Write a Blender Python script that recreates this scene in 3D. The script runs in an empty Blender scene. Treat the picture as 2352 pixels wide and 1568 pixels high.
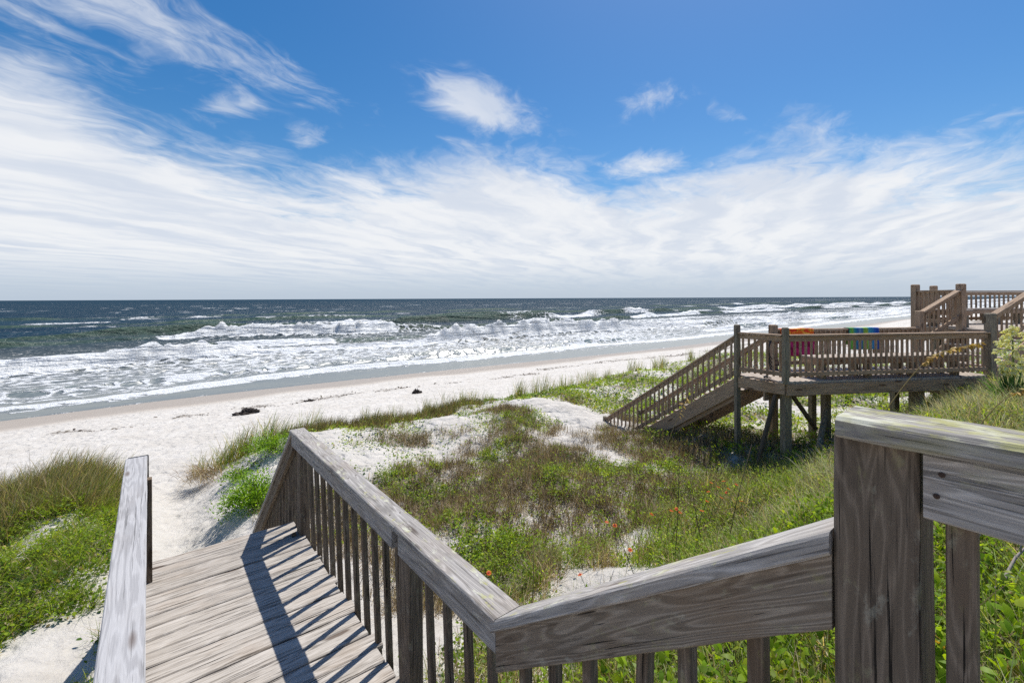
import bpy, bmesh, math, random
import numpy as np
from mathutils import Vector, Matrix

random.seed(7)
RNG = np.random.default_rng(11)
SC = bpy.context.scene
COL = SC.collection
EYE = 6.5                                   # eye height above the sea
HEAD = math.atan(834 / 1045)                # camera heading, right of the walkway axis (+Y)
SUN_AZ, SUN_EL = math.radians(68), math.radians(64)   # clockwise from +Y

# ------------------------------------------------------------------ camera
cam_d = bpy.data.cameras.new('camera')
cam = bpy.data.objects.new('camera', cam_d); COL.objects.link(cam)
cam_d.sensor_width = 36; cam_d.lens = 36 * 1045 / 2352
cam_d.shift_y = -99 / 2352
cam_d.clip_start = 0.02; cam_d.clip_end = 60000
cam.matrix_world = (Matrix.Translation((0, 0, EYE)) @ Matrix.Rotation(-HEAD, 4, 'Z')
                    @ Matrix.Rotation(math.pi / 2, 4, 'X') @ Matrix.Rotation(math.radians(-0.24), 4, 'Z'))
SC.camera = cam
SC.view_settings.view_transform = 'Standard'; SC.view_settings.look = 'None'
SC.view_settings.gamma = 1; SC.view_settings.use_curve_mapping = False
SC.view_settings.exposure = 0.08
SC.cycles.max_bounces = 6; SC.cycles.transparent_max_bounces = 4
SC.cycles.diffuse_bounces = 3; SC.cycles.glossy_bounces = 2; SC.cycles.transmission_bounces = 3
SC.cycles.caustics_reflective = False; SC.cycles.caustics_refractive = False
SC.cycles.sample_clamp_indirect = 4
SC.cycles.sample_clamp_direct = 5
SC.cycles.use_denoising = False            # keeps leaf and grain texture crisp

# ------------------------------------------------------------------ node helper
class NT:
    def __init__(s, tree): s.t = tree; s.n = tree.nodes; s.l = tree.links
    def new(s, typ, **kw):
        nd = s.n.new(typ)
        for k, v in kw.items(): setattr(nd, k, v)
        return nd
    def put(s, sock, v):
        if hasattr(v, 'is_output') or isinstance(v, bpy.types.NodeSocket): s.l.new(v, sock)
        elif v is not None: sock.default_value = v
    def m(s, op, a, b=None, c=None, clamp=False):
        nd = s.new('ShaderNodeMath', operation=op); nd.use_clamp = clamp
        for i, v in enumerate((a, b, c)):
            if v is not None: s.put(nd.inputs[i], v)
        return nd.outputs[0]
    def vm(s, op, a, b=None):
        nd = s.new('ShaderNodeVectorMath', operation=op)
        s.put(nd.inputs[0], a)
        if b is not None: s.put(nd.inputs['Scale'] if op == 'SCALE' else nd.inputs[1], b)
        return nd.outputs['Value'] if op in ('DOT_PRODUCT', 'LENGTH') else nd.outputs[0]
    def xyz(s, x, y, z):
        nd = s.new('ShaderNodeCombineXYZ')
        for i, v in enumerate((x, y, z)): s.put(nd.inputs[i], v)
        return nd.outputs[0]
    def sep(s, v):
        nd = s.new('ShaderNodeSeparateXYZ'); s.put(nd.inputs[0], v); return nd.outputs
    def noise(s, vec, scale=1., detail=4., rough=.5, dist=0., color=False, dims='3D'):
        nd = s.new('ShaderNodeTexNoise', noise_dimensions=dims)
        s.put(nd.inputs['Vector'], vec)
        s.put(nd.inputs['Scale'], scale); nd.inputs['Detail'].default_value = detail
        nd.inputs['Roughness'].default_value = rough; nd.inputs['Distortion'].default_value = dist
        return nd.outputs['Color'] if color else nd.outputs[0]
    def step(s, v, a, b, lo=0., hi=1.):
        nd = s.new('ShaderNodeMapRange', interpolation_type='SMOOTHSTEP')
        s.put(nd.inputs['Value'], v)
        for k, x in (('From Min', a), ('From Max', b), ('To Min', lo), ('To Max', hi)): s.put(nd.inputs[k], x)
        return nd.outputs[0]
    def mix(s, f, a, b, blend='MIX'):
        nd = s.new('ShaderNodeMix', data_type='RGBA', blend_type=blend)
        s.put(nd.inputs[0], f)
        for i, v in ((6, a), (7, b)):
            if isinstance(v, (tuple, list)): v = tuple(v) + ((1,) if len(v) == 3 else ())
            s.put(nd.inputs[i], v)
        return nd.outputs[2]
    def bump(s, h, strength=.3, dist=.01, normal=None):
        nd = s.new('ShaderNodeBump'); s.put(nd.inputs['Height'], h)
        nd.inputs['Strength'].default_value = strength; nd.inputs['Distance'].default_value = dist
        if normal is not None: s.put(nd.inputs['Normal'], normal)
        return nd.outputs[0]

# ------------------------------------------------------------------ world: blue sky, thin streaky cloud
world = bpy.data.worlds.new('World'); SC.world = world; world.use_nodes = True
def build_world():
    g = NT(world.node_tree); g.n.clear()
    sky = g.new('ShaderNodeTexSky', sky_type='NISHITA'); sky.sun_disc = False
    sky.sun_elevation = SUN_EL; sky.sun_rotation = SUN_AZ
    sky.altitude = 0; sky.air_density = 1.0; sky.dust_density = 0.6; sky.ozone_density = 2.2
    hs = g.new('ShaderNodeHueSaturation'); g.put(hs.inputs['Color'], sky.outputs[0])
    hs.inputs['Saturation'].default_value = 1.42; hs.inputs['Value'].default_value = 1.08
    d = g.new('ShaderNodeTexCoord').outputs['Generated']
    x, y, z = g.sep(d)
    el = g.m('MULTIPLY', g.m('ARCSINE', z), 180 / math.pi)
    az = g.m('MULTIPLY', g.m('ARCTAN2', x, y), 180 / math.pi)          # clockwise from +Y
    # cloud sheet: coordinates on a level layer high above
    iz = g.m('DIVIDE', 1.0, g.m('ADD', g.m('MAXIMUM', z, 0.0), 0.055))
    px = g.m('MULTIPLY', x, iz); py = g.m('MULTIPLY', y, iz)
    ca, sa = math.cos(math.radians(62)), math.sin(math.radians(62))     # streaks run along this bearing
    along = g.m('ADD', g.m('MULTIPLY', px, sa), g.m('MULTIPLY', py, ca))
    across = g.m('SUBTRACT', g.m('MULTIPLY', px, ca), g.m('MULTIPLY', py, sa))
    p0 = g.xyz(along, across, 3.1)
    warp = g.noise(g.vm('SCALE', p0, 1.1), 1, 4, .55, color=True)
    wv = g.vm('SCALE', g.vm('SUBTRACT', warp, (0.5, 0.5, 0.5)), 0.85)
    pw = g.vm('ADD', p0, wv)
    big = g.noise(g.vm('MULTIPLY', pw, (0.6, 1.0, 1)), 1.0, 4, .55)
    fib = g.noise(g.vm('MULTIPLY', pw, (1.0, 2.1, 1)), 1.3, 5, .6)
    fine = g.noise(g.vm('MULTIPLY', pw, (2.2, 4.0, 1)), 2.6, 5, .62)
    tex = g.m('ADD', g.m('MULTIPLY', big, .48), g.m('ADD', g.m('MULTIPLY', fib, .34), g.m('MULTIPLY', fine, .18)))
    # top of the cloud bank against azimuth
    fc = g.new('ShaderNodeFloatCurve')
    crv = fc.mapping.curves[0]
    pts = [(0.00, .50), (0.05, .66), (0.115, .72), (0.165, .79), (0.20, .70), (0.29, .615), (0.36, .57), (0.42, .62), (0.50, .70),
           (0.58, .66), (0.625, .545), (0.68, .58), (0.76, .66), (0.84, .555), (0.90, .46), (0.96, .38), (1.0, .34)]
    crv.points[0].location = pts[0]; crv.points[1].location = pts[-1]
    for p in pts[1:-1]: crv.points.new(*p)
    fc.mapping.update()
    azw = g.m('PINGPONG', g.m('ADD', az, 30.0), 130.0)                  # goes on round the sky
    g.put(fc.inputs['Value'], g.m('DIVIDE', azw, 130.0))
    top = g.m('MULTIPLY', fc.outputs[0], 24.5)
    bank = g.m('DIVIDE', g.m('SUBTRACT', top, el), 5.5)
    bank = g.m('MINIMUM', g.m('MAXIMUM', bank, -3.0), 1.7)
    cover = g.m('ADD', g.m('MULTIPLY', g.m('SUBTRACT', tex, .5), 5.2), g.m('ADD', g.m('MULTIPLY', bank, 0.95), 0.10))
    dens = g.step(cover, -0.50, 0.95)
    # separate wisps: azimuth, elevation, half length, half height, tilt, strength
    total = None
    for a0, e0, ra, re, tilt, st in [(34.6, 22.8, 7.6, 2.7, -15, 1.55), (6.5, 19.5, 3.6, 1.8, 14, 1.05), (14.5, 18.0, 3.4, 1.5, 22, 1.05),
                                     (54.5, 15.6, 5.6, 1.5, 4, 1.35), (56.0, 22.5, 4.6, 1.9, 8, .85), (64, 20, 3.2, 1.4, -20, .55),
                                     (-6.0, 27.0, 15.0, 4.4, -16, 1.0), (9.0, 25.0, 14.0, 2.4, -16, .8), (-5.0, 22.0, 10.0, 2.4, -12, .80),
                                     (84, 14.5, 5.0, 1.3, 8, .7), (150, 24, 10, 4, 10, .9), (-60, 28, 14, 5, -10, .9), (-120, 30, 12, 4, 10, .9)]:
        da = g.m('SUBTRACT', az, a0); de = g.m('SUBTRACT', el, e0)
        ct, stt = math.cos(math.radians(tilt)), math.sin(math.radians(tilt))
        q1 = g.m('MULTIPLY', g.m('ADD', g.m('MULTIPLY', da, ct), g.m('MULTIPLY', de, stt)), 1 / ra)
        q2 = g.m('MULTIPLY', g.m('SUBTRACT', g.m('MULTIPLY', de, ct), g.m('MULTIPLY', da, stt)), 1 / re)
        r2 = g.m('ADD', g.m('MULTIPLY', q1, q1), g.m('MULTIPLY', q2, q2))
        b = g.m('MULTIPLY', g.m('EXPONENT', g.m('MULTIPLY', r2, -0.9)), st)
        total = b if total is None else g.m('MAXIMUM', total, b)
    wtex = g.m('ADD', g.m('MULTIPLY', fib, .55), g.m('MULTIPLY', fine, .45))
    wisp = g.step(g.m('ADD', total, g.m('MULTIPLY', g.m('SUBTRACT', wtex, .5), 3.4)), .30, 1.6)
    wisp = g.m('MULTIPLY', wisp, g.step(total, .04, .45))
    dens = g.m('MAXIMUM', dens, g.m('MULTIPLY', wisp, .85))
    haze = g.step(el, 0.0, 5.5, .95, 0.0)
    dens = g.m('MULTIPLY', dens, g.step(el, -.5, 4.0, .90, .97))
    shade = g.noise(g.vm('MULTIPLY', pw, (0.5, 2.0, 1)), 1.5, 4, .5)
    ccol = g.mix(g.step(shade, .3, .65), (.70, .755, .85), (.90, .915, .94))
    ccol = g.mix(haze, ccol, (.50, .60, .735))
    b1 = g.new('ShaderNodeBackground'); g.put(b1.inputs[0], hs.outputs[0]); b1.inputs[1].default_value = 0.10
    b2 = g.new('ShaderNodeBackground'); g.put(b2.inputs[0], ccol); b2.inputs[1].default_value = 0.93
    mx = g.new('ShaderNodeMixShader'); g.put(mx.inputs[0], dens)
    g.l.new(b1.outputs[0], mx.inputs[1]); g.l.new(b2.outputs[0], mx.inputs[2])
    out = g.new('ShaderNodeOutputWorld'); g.l.new(mx.outputs[0], out.inputs[0])
build_world()
world.cycles.sampling_method = 'MANUAL'; world.cycles.sample_map_resolution = 512

# ------------------------------------------------------------------ sun
sun_d = bpy.data.lights.new('sun', 'SUN'); sun_d.energy = 5.0; sun_d.angle = math.radians(0.53)
sun_d.color = (1.0, 0.95, 0.87)
sun = bpy.data.objects.new('sun', sun_d); COL.objects.link(sun)
sdir = Vector((math.sin(SUN_AZ) * math.cos(SUN_EL), math.cos(SUN_AZ) * math.cos(SUN_EL), math.sin(SUN_EL)))
sun.rotation_euler = sdir.to_track_quat('Z', 'Y').to_euler()
sun.location = sdir * 60

# ------------------------------------------------------------------ tagging and mesh helpers
def tag(o, label=None, cat=None, group=None, kind=None):
    if label: o['label'] = label
    if cat: o['category'] = cat
    if group: o['group'] = group
    if kind: o['kind'] = kind
    return o
def empty(name, loc, label, cat, group=None):
    o = bpy.data.objects.new(name, None); COL.objects.link(o); o.location = loc
    o.empty_display_size = .2
    return tag(o, label, cat, group)
def link(name, me, parent=None, loc=None):
    o = bpy.data.objects.new(name, me); COL.objects.link(o)
    if parent: o.parent = parent
    if loc is not None: o.location = loc
    return o
def np_mesh(name, verts, face_sizes, loops, mat, col=None, smooth=False, attrs=None):
    me = bpy.data.meshes.new(name)
    verts = np.ascontiguousarray(verts, dtype=np.float32).reshape(-1, 3)
    me.vertices.add(len(verts)); me.vertices.foreach_set('co', verts.ravel())
    loops = np.ascontiguousarray(loops, dtype=np.int32).ravel()
    me.loops.add(len(loops)); me.loops.foreach_set('vertex_index', loops)
    fs = np.ascontiguousarray(face_sizes, dtype=np.int32)
    st = np.concatenate(([0], np.cumsum(fs)[:-1])).astype(np.int32)
    me.polygons.add(len(fs)); me.polygons.foreach_set('loop_start', st)
    if smooth: me.polygons.foreach_set('use_smooth', np.ones(len(fs), dtype=bool))
    if col is not None:
        a = me.attributes.new('col', 'FLOAT_COLOR', 'POINT')
        c = np.ones((len(verts), 4), np.float32); c[:, :3] = col
        a.data.foreach_set('color', c.ravel())
    for k, v in (attrs or {}).items():
        a = me.attributes.new(k, 'FLOAT', 'POINT'); a.data.foreach_set('value', np.ascontiguousarray(v, np.float32).ravel())
    if mat: me.materials.append(mat)
    me.update(calc_edges=True)
    return me

# vectorised value noise
_H = np.random.default_rng(5).random((256, 256)).astype(np.float32)
def vnoise(x, y):
    xi = np.floor(x).astype(int); yi = np.floor(y).astype(int)
    fx = x - xi; fy = y - yi
    fx = fx * fx * fx * (fx * (fx * 6 - 15) + 10); fy = fy * fy * fy * (fy * (fy * 6 - 15) + 10)
    h = lambda i, j: _H[i & 255, j & 255]
    return (h(xi, yi) * (1 - fx) + h(xi + 1, yi) * fx) * (1 - fy) + (h(xi, yi + 1) * (1 - fx) + h(xi + 1, yi + 1) * fx) * fy
def fbm(x, y, oct=4, gain=.5):
    x = np.asarray(x, float); y = np.asarray(y, float)
    s = np.zeros(np.broadcast(x, y).shape); a = 1.; t = 0.
    for o in range(oct):
        s += a * vnoise(x * 2 ** o + 17.3 * o, y * 2 ** o + 9.1 * o); t += a; a *= gain
    return s / t
def sst(v, a, b):
    t = np.clip((v - a) / (b - a), 0, 1); return t * t * (3 - 2 * t)

# ------------------------------------------------------------------ materials
def new_mat(name):
    m = bpy.data.materials.new(name); m.use_nodes = True
    g = NT(m.node_tree); g.n.clear()
    out = g.new('ShaderNodeOutputMaterial'); bs = g.new('ShaderNodeBsdfPrincipled')
    g.l.new(bs.outputs[0], out.inputs[0])
    return m, g, bs, out
def wood(name, light, mid, dark, lichen=0.0, brown=0.3, rough=.82, crack=.5, stain=.5, line=.7, ring=.5):
    m, g, bs, out = new_mat(name)
    tc = g.new('ShaderNodeTexCoord').outputs['Object']
    rnd = g.new('ShaderNodeObjectInfo').outputs['Random']
    off = g.xyz(g.m('MULTIPLY', rnd, 37.7), g.m('MULTIPLY', rnd, 11.3), g.m('MULTIPLY', rnd, 23.1))
    v = g.vm('ADD', tc, off)
    kv = g.new('ShaderNodeTexVoronoi', feature='F1'); g.put(kv.inputs['Vector'], g.vm('MULTIPLY', v, (1.5, 6.5, 6.5))); kv.inputs['Scale'].default_value = 1
    kd = kv.outputs['Distance']
    knot = g.step(kd, .10, .17, 1, 0)
    bend = g.step(kd, .05, .6, 1, 0)
    band = g.noise(g.vm('MULTIPLY', v, (.55, 10, 10)), 1, 2, .45)
    rings = g.m('ADD', g.m('MULTIPLY', g.m('SINE', g.m('ADD', g.m('MULTIPLY', band, 64), g.m('MULTIPLY', bend, 9))), .5), .5)
    rline = g.step(rings, .70, .99)
    fib = g.noise(g.vm('MULTIPLY', v, (6.0, 150, 150)), 1, 4, .75)
    fib2 = g.noise(g.vm('MULTIPLY', v, (2.4, 70, 70)), 1, 4, .7)
    crk = g.noise(g.vm('MULTIPLY', v, (2.0, 85, 85)), 1, 3, .6, .2)
    cm = g.m('MULTIPLY', g.step(crk, .61, .67), crack * 1.6, clamp=True)
    f = g.m('ADD', g.m('MULTIPLY', fib, .46), g.m('ADD', g.m('MULTIPLY', fib2, .30), g.m('MULTIPLY', rings, .24)))
    c = g.mix(g.step(f, .40, .60), mid, light)
    c = g.mix(g.m('MULTIPLY', rline, ring), c, (mid[0] * .45, mid[1] * .42, mid[2] * .38))
    c = g.mix(g.m('MULTIPLY', g.step(fib2, .47, .33), line), c, dark)
    pat = g.noise(g.vm('MULTIPLY', v, (2.2, 4, 4)), 1, 5, .6)
    c = g.mix(g.m('MULTIPLY', g.step(pat, .45, .7), brown), c, (light[0] * .62, light[1] * .47, light[2] * .34))
    c = g.mix(g.m('MULTIPLY', g.step(g.noise(g.vm('MULTIPLY', v, (3, 9, 9)), 1, 5, .6), .55, .72), stain), c, dark)
    c = g.mix(g.m('MULTIPLY', g.m('SUBTRACT', rnd, .5), .35, clamp=True), c, dark)
    c = g.mix(cm, c, (dark[0] * .35, dark[1] * .35, dark[2] * .35))
    c = g.mix(g.m('MULTIPLY', knot, .8), c, (dark[0] * .8, dark[1] * .6, dark[2] * .5))
    if lichen > 0:
        ln = g.noise(g.vm('MULTIPLY', v, (11, 24, 24)), 1, 6, .68)
        nz = g.sep(g.new('ShaderNodeNewGeometry').outputs['Normal'])[2]
        lm = g.m('MULTIPLY', g.step(ln, .56 - .14 * lichen, .66 - .12 * lichen), g.step(nz, .2, .8, .28, 1.0))
        lc = g.mix(g.step(g.noise(v, 9, 5, .6), .38, .62), (.34, .33, .115), (.56, .56, .46))
        c = g.mix(g.m('MULTIPLY', lm, .85), c, lc)
    g.put(bs.inputs['Base Color'], c)
    bs.inputs['Roughness'].default_value = rough; bs.inputs['Specular IOR Level'].default_value = .25
    h = g.m('SUBTRACT', g.m('ADD', g.m('MULTIPLY', fib, .6), g.m('ADD', g.m('MULTIPLY', fib2, .5), g.m('MULTIPLY', rings, .15))), g.m('MULTIPLY', cm, .9))
    g.put(bs.inputs['Normal'], g.bump(h, .55, .006))
    return m
W_DECK = wood('weathered_deck_wood', (.53, .49, .445), (.38, .345, .305), (.10, .085, .07), brown=.22, crack=.8, stain=.35, ring=.25, line=.85)
W_RAIL = wood('weathered_rail_wood', (.52, .495, .47), (.33, .312, .295), (.085, .075, .065), lichen=.06, brown=.28, crack=.35)
W_LEFT = wood('pale_grey_rail_wood', (.46, .455, .46), (.35, .345, .35), (.14, .13, .125), brown=.1, crack=.35, stain=.22, line=.30, ring=.10)
W_CAP = wood('lichen_covered_cap_wood', (.42, .40, .37), (.25, .235, .215), (.06, .055, .05), lichen=.95, brown=.15, crack=.7)
W_POST = wood('grey_brown_post_wood', (.245, .195, .148), (.145, .113, .084), (.042, .033, .025), lichen=.03, brown=.4, crack=.8)
W_BOARD = wood('grey_brown_board_wood', (.39, .33, .265), (.235, .193, .15), (.05, .04, .032), lichen=.04, brown=.35, crack=.9, ring=.7)
W_NB = wood('brown_neighbour_wood', (.52, .385, .275), (.35, .25, .172), (.09, .065, .045), brown=.35, crack=.4)
W_NBD = wood('pale_neighbour_deck_wood', (.54, .48, .42), (.41, .35, .30), (.12, .10, .08), brown=.25, crack=.4)
W_NBG = wood('greenish_neighbour_post_wood', (.33, .29, .22), (.215, .185, .14), (.07, .06, .045), lichen=.08, brown=.3, crack=.5)
W_DARK = wood('dark_round_pole_wood', (.15, .115, .085), (.09, .068, .05), (.03, .024, .02), brown=.2, crack=.6)

def plant_mat(name, trans=.4, rough=.5, spec=.3):
    m, g, bs, out = new_mat(name)
    a = g.new('ShaderNodeAttribute', attribute_name='col').outputs['Color']
    ov = g.noise(g.new('ShaderNodeTexCoord').outputs['Object'], 31, 2, .5)
    a = g.mix(1.0, a, g.mix(ov, (.78, .78, .78), (1.4, 1.4, 1.4)), 'MULTIPLY')
    g.put(bs.inputs['Base Color'], a); bs.inputs['Roughness'].default_value = rough
    bs.inputs['Specular IOR Level'].default_value = spec
    tr = g.new('ShaderNodeBsdfTranslucent'); g.put(tr.inputs[0], g.mix(1.0, a, (1.45, 1.4, .6), 'MULTIPLY'))
    mx = g.new('ShaderNodeMixShader'); mx.inputs[0].default_value = trans
    g.l.new(bs.outputs[0], mx.inputs[1]); g.l.new(tr.outputs[0], mx.inputs[2]); g.l.new(mx.outputs[0], out.inputs[0])
    return m
M_LEAF = plant_mat('green_leaf', .52, .45, .2)
M_BLADE = plant_mat('grass_blade', .45, .5, .2)
M_STRAW = plant_mat('dry_straw', .2, .7, .15)
def plain(name, c, rough=.6, spec=.3, var=.15, scale=20):
    m, g, bs, out = new_mat(name)
    n = g.noise(g.new('ShaderNodeTexCoord').outputs['Object'], scale, 4, .6)
    g.put(bs.inputs['Base Color'], g.mix(n, tuple(x * (1 - var) for x in c), tuple(min(1, x * (1 + var)) for x in c)))
    bs.inputs['Roughness'].default_value = rough; bs.inputs['Specular IOR Level'].default_value = spec
    return m

def sand_material():
    m, g, bs, out = new_mat('beach_sand')
    p = g.new('ShaderNodeNewGeometry').outputs['Position']
    wet = g.new('ShaderNodeAttribute', attribute_name='wet').outputs['Fac']
    lit = g.new('ShaderNodeAttribute', attribute_name='litter').outputs['Fac']
    n1 = g.noise(p, 1.1, 6, .6); n2 = g.noise(p, 9, 6, .65); n3 = g.noise(p, 160, 3, .7)
    c = g.mix(g.step(n1, .3, .7), (.58, .545, .495), (.665, .635, .59))
    c = g.mix(g.m('MULTIPLY', g.step(n2, .48, .68), .3), c, (.46, .415, .36))
    c = g.mix(g.m('MULTIPLY', g.step(n3, .5, .75), .25), c, (.36, .29, .22))
    w2 = g.step(g.m('ADD', wet, g.m('MULTIPLY', g.m('SUBTRACT', n1, .5), .25)), .15, .85)
    c = g.mix(g.m('MULTIPLY', w2, .88), c, (.31, .255, .20))
    sp = g.noise(g.vm('MULTIPLY', p, (5, 9, 5)), 1, 5, .7)
    c = g.mix(g.m('MULTIPLY', g.step(g.m('ADD', g.m('MULTIPLY', lit, .22), sp), .62, .72), g.m('MINIMUM', g.m('MULTIPLY', lit, 3), .7)), c, (.12, .09, .065))
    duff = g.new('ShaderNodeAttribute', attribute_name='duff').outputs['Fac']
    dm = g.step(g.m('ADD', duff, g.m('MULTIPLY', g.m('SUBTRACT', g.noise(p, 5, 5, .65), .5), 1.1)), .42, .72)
    c = g.mix(g.m('MULTIPLY', dm, .75), c, g.mix(n3, (.13, .10, .07), (.25, .195, .135)))  # litter brown that also paints dark shadow gaps between the plants
    g.put(bs.inputs['Base Color'], c)
    g.put(bs.inputs['Roughness'], g.step(w2, .5, 1.0, .92, .42)); bs.inputs['Specular IOR Level'].default_value = .3
    vo = g.new('ShaderNodeTexVoronoi', feature='SMOOTH_F1'); g.put(vo.inputs['Vector'], g.vm('ADD', p, g.vm('SCALE', g.noise(p, 2.2, 2, .5, color=True), .5))); vo.inputs['Scale'].default_value = 3.4
    foot = g.step(vo.outputs['Distance'], .05, .55)
    h = g.m('ADD', g.m('MULTIPLY', foot, .75), g.m('ADD', g.m('MULTIPLY', n2, .8), g.m('MULTIPLY', n3, .12)))
    dry = g.m('SUBTRACT', 1.0, g.m('MULTIPLY', w2, .93))
    nd = g.new('ShaderNodeBump'); g.put(nd.inputs['Height'], g.m('MULTIPLY', h, dry))
    nd.inputs['Strength'].default_value = .75; nd.inputs['Distance'].default_value = .135
    g.put(bs.inputs['Normal'], nd.outputs[0])
    return m
M_SAND = sand_material()

def sea_material():
    m, g, bs, out = new_mat('sea_water')
    p = g.new('ShaderNodeNewGeometry').outputs['Position']
    foam = g.new('ShaderNodeAttribute', attribute_name='foam').outputs['Fac']
    shal = g.new('ShaderNodeAttribute', attribute_name='shallow').outputs['Fac']
    face = g.new('ShaderNodeAttribute', attribute_name='face').outputs['Fac']
    pd = g.vm('ADD', p, g.vm('SCALE', g.vm('SUBTRACT', g.noise(p, .5, 3, .5, color=True), (.5, .5, .5)), 1.6))
    lace = g.noise(g.vm('MULTIPLY', pd, (.75, 1.0, 1)), 1.15, 7, .62)
    vo = g.new('ShaderNodeTexVoronoi', feature='DISTANCE_TO_EDGE'); g.put(vo.inputs['Vector'], g.vm('MULTIPLY', pd, (.55, .9, 1))); vo.inputs['Scale'].default_value = 1.1
    net = g.step(vo.outputs['Distance'], .0, .22, 1, 0)
    ft = g.m('ADD', g.m('MULTIPLY', lace, .78), g.m('MULTIPLY', net, .22))
    fm = g.step(g.m('ADD', foam, g.m('MULTIPLY', g.m('SUBTRACT', ft, .5), 2.0)), .40, .68)
    fm = g.m('MULTIPLY', fm, g.step(foam, .02, .12))
    deep = g.mix(g.step(g.noise(g.vm('MULTIPLY', p, (.012, .035, 1)), 1, 4, .6), .35, .65), (.0062, .029, .054), (.012, .042, .068))
    c = g.mix(shal, deep, (.155, .165, .14))
    c = g.mix(g.m('MULTIPLY', face, .85), c, (.055, .095, .062))
    c = g.mix(fm, c, (.82, .84, .85))
    chop = g.noise(g.vm('MULTIPLY', p, (.45, 1.0, 1)), 1.0, 3, .55)
    chop2 = g.noise(g.vm('MULTIPLY', p, (.10, .28, 1)), 1.0, 5, .6)
    calm = g.step(shal, .55, 1.0, 1.0, .10)
    h = g.m('MULTIPLY', g.m('ADD', g.m('MULTIPLY', chop, .75), g.m('MULTIPLY', chop2, 3.0)), calm)
    h = g.m('ADD', h, g.m('MULTIPLY', fm, g.m('ADD', .06, g.m('MULTIPLY', g.noise(p, 4.5, 5, .7), .28))))
    nrm = g.bump(h, 1.0, 1.0)
    df = g.new('ShaderNodeBsdfDiffuse'); g.put(df.inputs['Color'], c); g.put(df.inputs['Normal'], nrm)
    gl = g.new('ShaderNodeBsdfGlossy'); g.put(gl.inputs['Color'], (1, 1, 1, 1)); gl.inputs['Roughness'].default_value = .36; g.put(gl.inputs['Normal'], nrm)
    sh = g.m('MULTIPLY', g.step(shal, .2, 1.0, .040, .26), g.m('SUBTRACT', 1.0, fm))
    mx = g.new('ShaderNodeMixShader'); g.put(mx.inputs[0], sh)
    g.l.new(df.outputs[0], mx.inputs[1]); g.l.new(gl.outputs[0], mx.inputs[2]); g.l.new(mx.outputs[0], out.inputs[0])
    g.n.remove(bs)
    return m
M_SEA = sea_material()

# ------------------------------------------------------------------ terrain
def shore_y(x): return 37.0 - 6.3 * (1 - np.exp(-np.maximum(x, 0) / 90.)) - .6 * np.exp(-((x + 8) / 8.) ** 2) + .5 * np.sin(x * .085 + .4)
PRO_Y = np.array([-400, -30, -6, -1, .7, 1.5, 2.5, 3.5, 5, 7, 10, 13.3, 14.6, 16, 18, 37, 60, 400.])
PRO_Z = np.array([6.0, 5.6, 5.2, 4.95, 4.72, 4.40, 3.78, 3.45, 3.15, 3.0, 2.78, 2.52, 2.25, 1.92, 1.62, 0.0, -1.6, -12.])
def ground(x, y):
    x = np.asarray(x, float); y = np.asarray(y, float)
    k = 37.0 / shore_y(x)
    yy = np.where(y > 14, 14 + (y - 14) * (37 - 14) / (shore_y(x) - 14), y)
    edge = (fbm(x * .16 + 3, y * 0 + 2.2, 3) - .5) * 4.0           # dune foot wanders
    yq = yy - edge * np.exp(-((yy - 13.5) / 4.) ** 2)
    z = np.interp(yq, PRO_Y, PRO_Z)
    dune = sst(yq, 17.5, 14) * sst(yq, -3, 4)
    z = z + dune * ((fbm(x * .33 + 8, y * .33, 4) - .5) * .95 + (fbm(x * 1.3, y * 1.3 + 4, 3) - .5) * .22)
    z = z + sst(y, 3.5, -1) * (fbm(x * .5, y * .5 + 40, 3) - .5) * .3
    z = z + .5 * np.exp(-(((x - 8.8) / 3.5) ** 2 + ((y - 11.2) / 2.2) ** 2))       # creeper covered hummock
    z = z + .45 * np.exp(-(((x - 25) / 9.) ** 2 + ((y - 12.5) / 3.2) ** 2))
    z = z + .22 * np.exp(-(((x - 2.8) / 1.3) ** 2 + ((y - 11.8) / 2.2) ** 2))      # bank right of the path
    z = z + .30 * np.exp(-(((x + 1.4) / .9) ** 2 + ((y - 11.8) / 2.4) ** 2))       # bank left of the path
    # trodden path from the foot of the stairs
    px = .35 + .02 * (y - 8)
    hw = np.interp(y, [4, 8, 11, 14, 18], [.75, .65, .72, 1.6, 5.0])
    tr = np.exp(-(np.abs(x - px) / (hw * 1.15)) ** 2.0) * sst(y, 4.5, 7.0) * sst(y, 19, 13.5)
    zt = np.interp(y, [4, 6.5, 8.5, 12, 15, 19], [3.1, 2.75, 2.45, 2.2, 1.95, 1.55])
    z = z * (1 - tr) + np.minimum(zt + (fbm(x * 2.2, y * 2.2, 3) - .5) * .10, z) * tr
    flat = sst(y, 14, 18)
    z = z + flat * sst(y, 33, 26) * ((fbm(x * .8, y * 1.0, 3) - .5) * .09)
    # hold the ground below the two decks
    z = np.where((x > -.5) & (x < 1.7) & (y > 1.0) & (y < 5.4), np.minimum(z, 3.75 - .12 * (y - 1)), z)
    z = np.where((x > -.6) & (x < 1.8) & (y < 1.2), np.minimum(z, 4.7), z)
    return z
def axis(segs):
    out = [np.array([segs[0][0]])]
    for a, b, s0, s1 in segs:
        n = max(1, int(round((b - a) / ((s0 + s1) / 2)))); t = np.linspace(0, 1, n + 1)[1:]
        w = s0 * t + (s1 - s0) * t * t / 2; out.append(a + (b - a) * w / w[-1])
    return np.concatenate(out)
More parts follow.
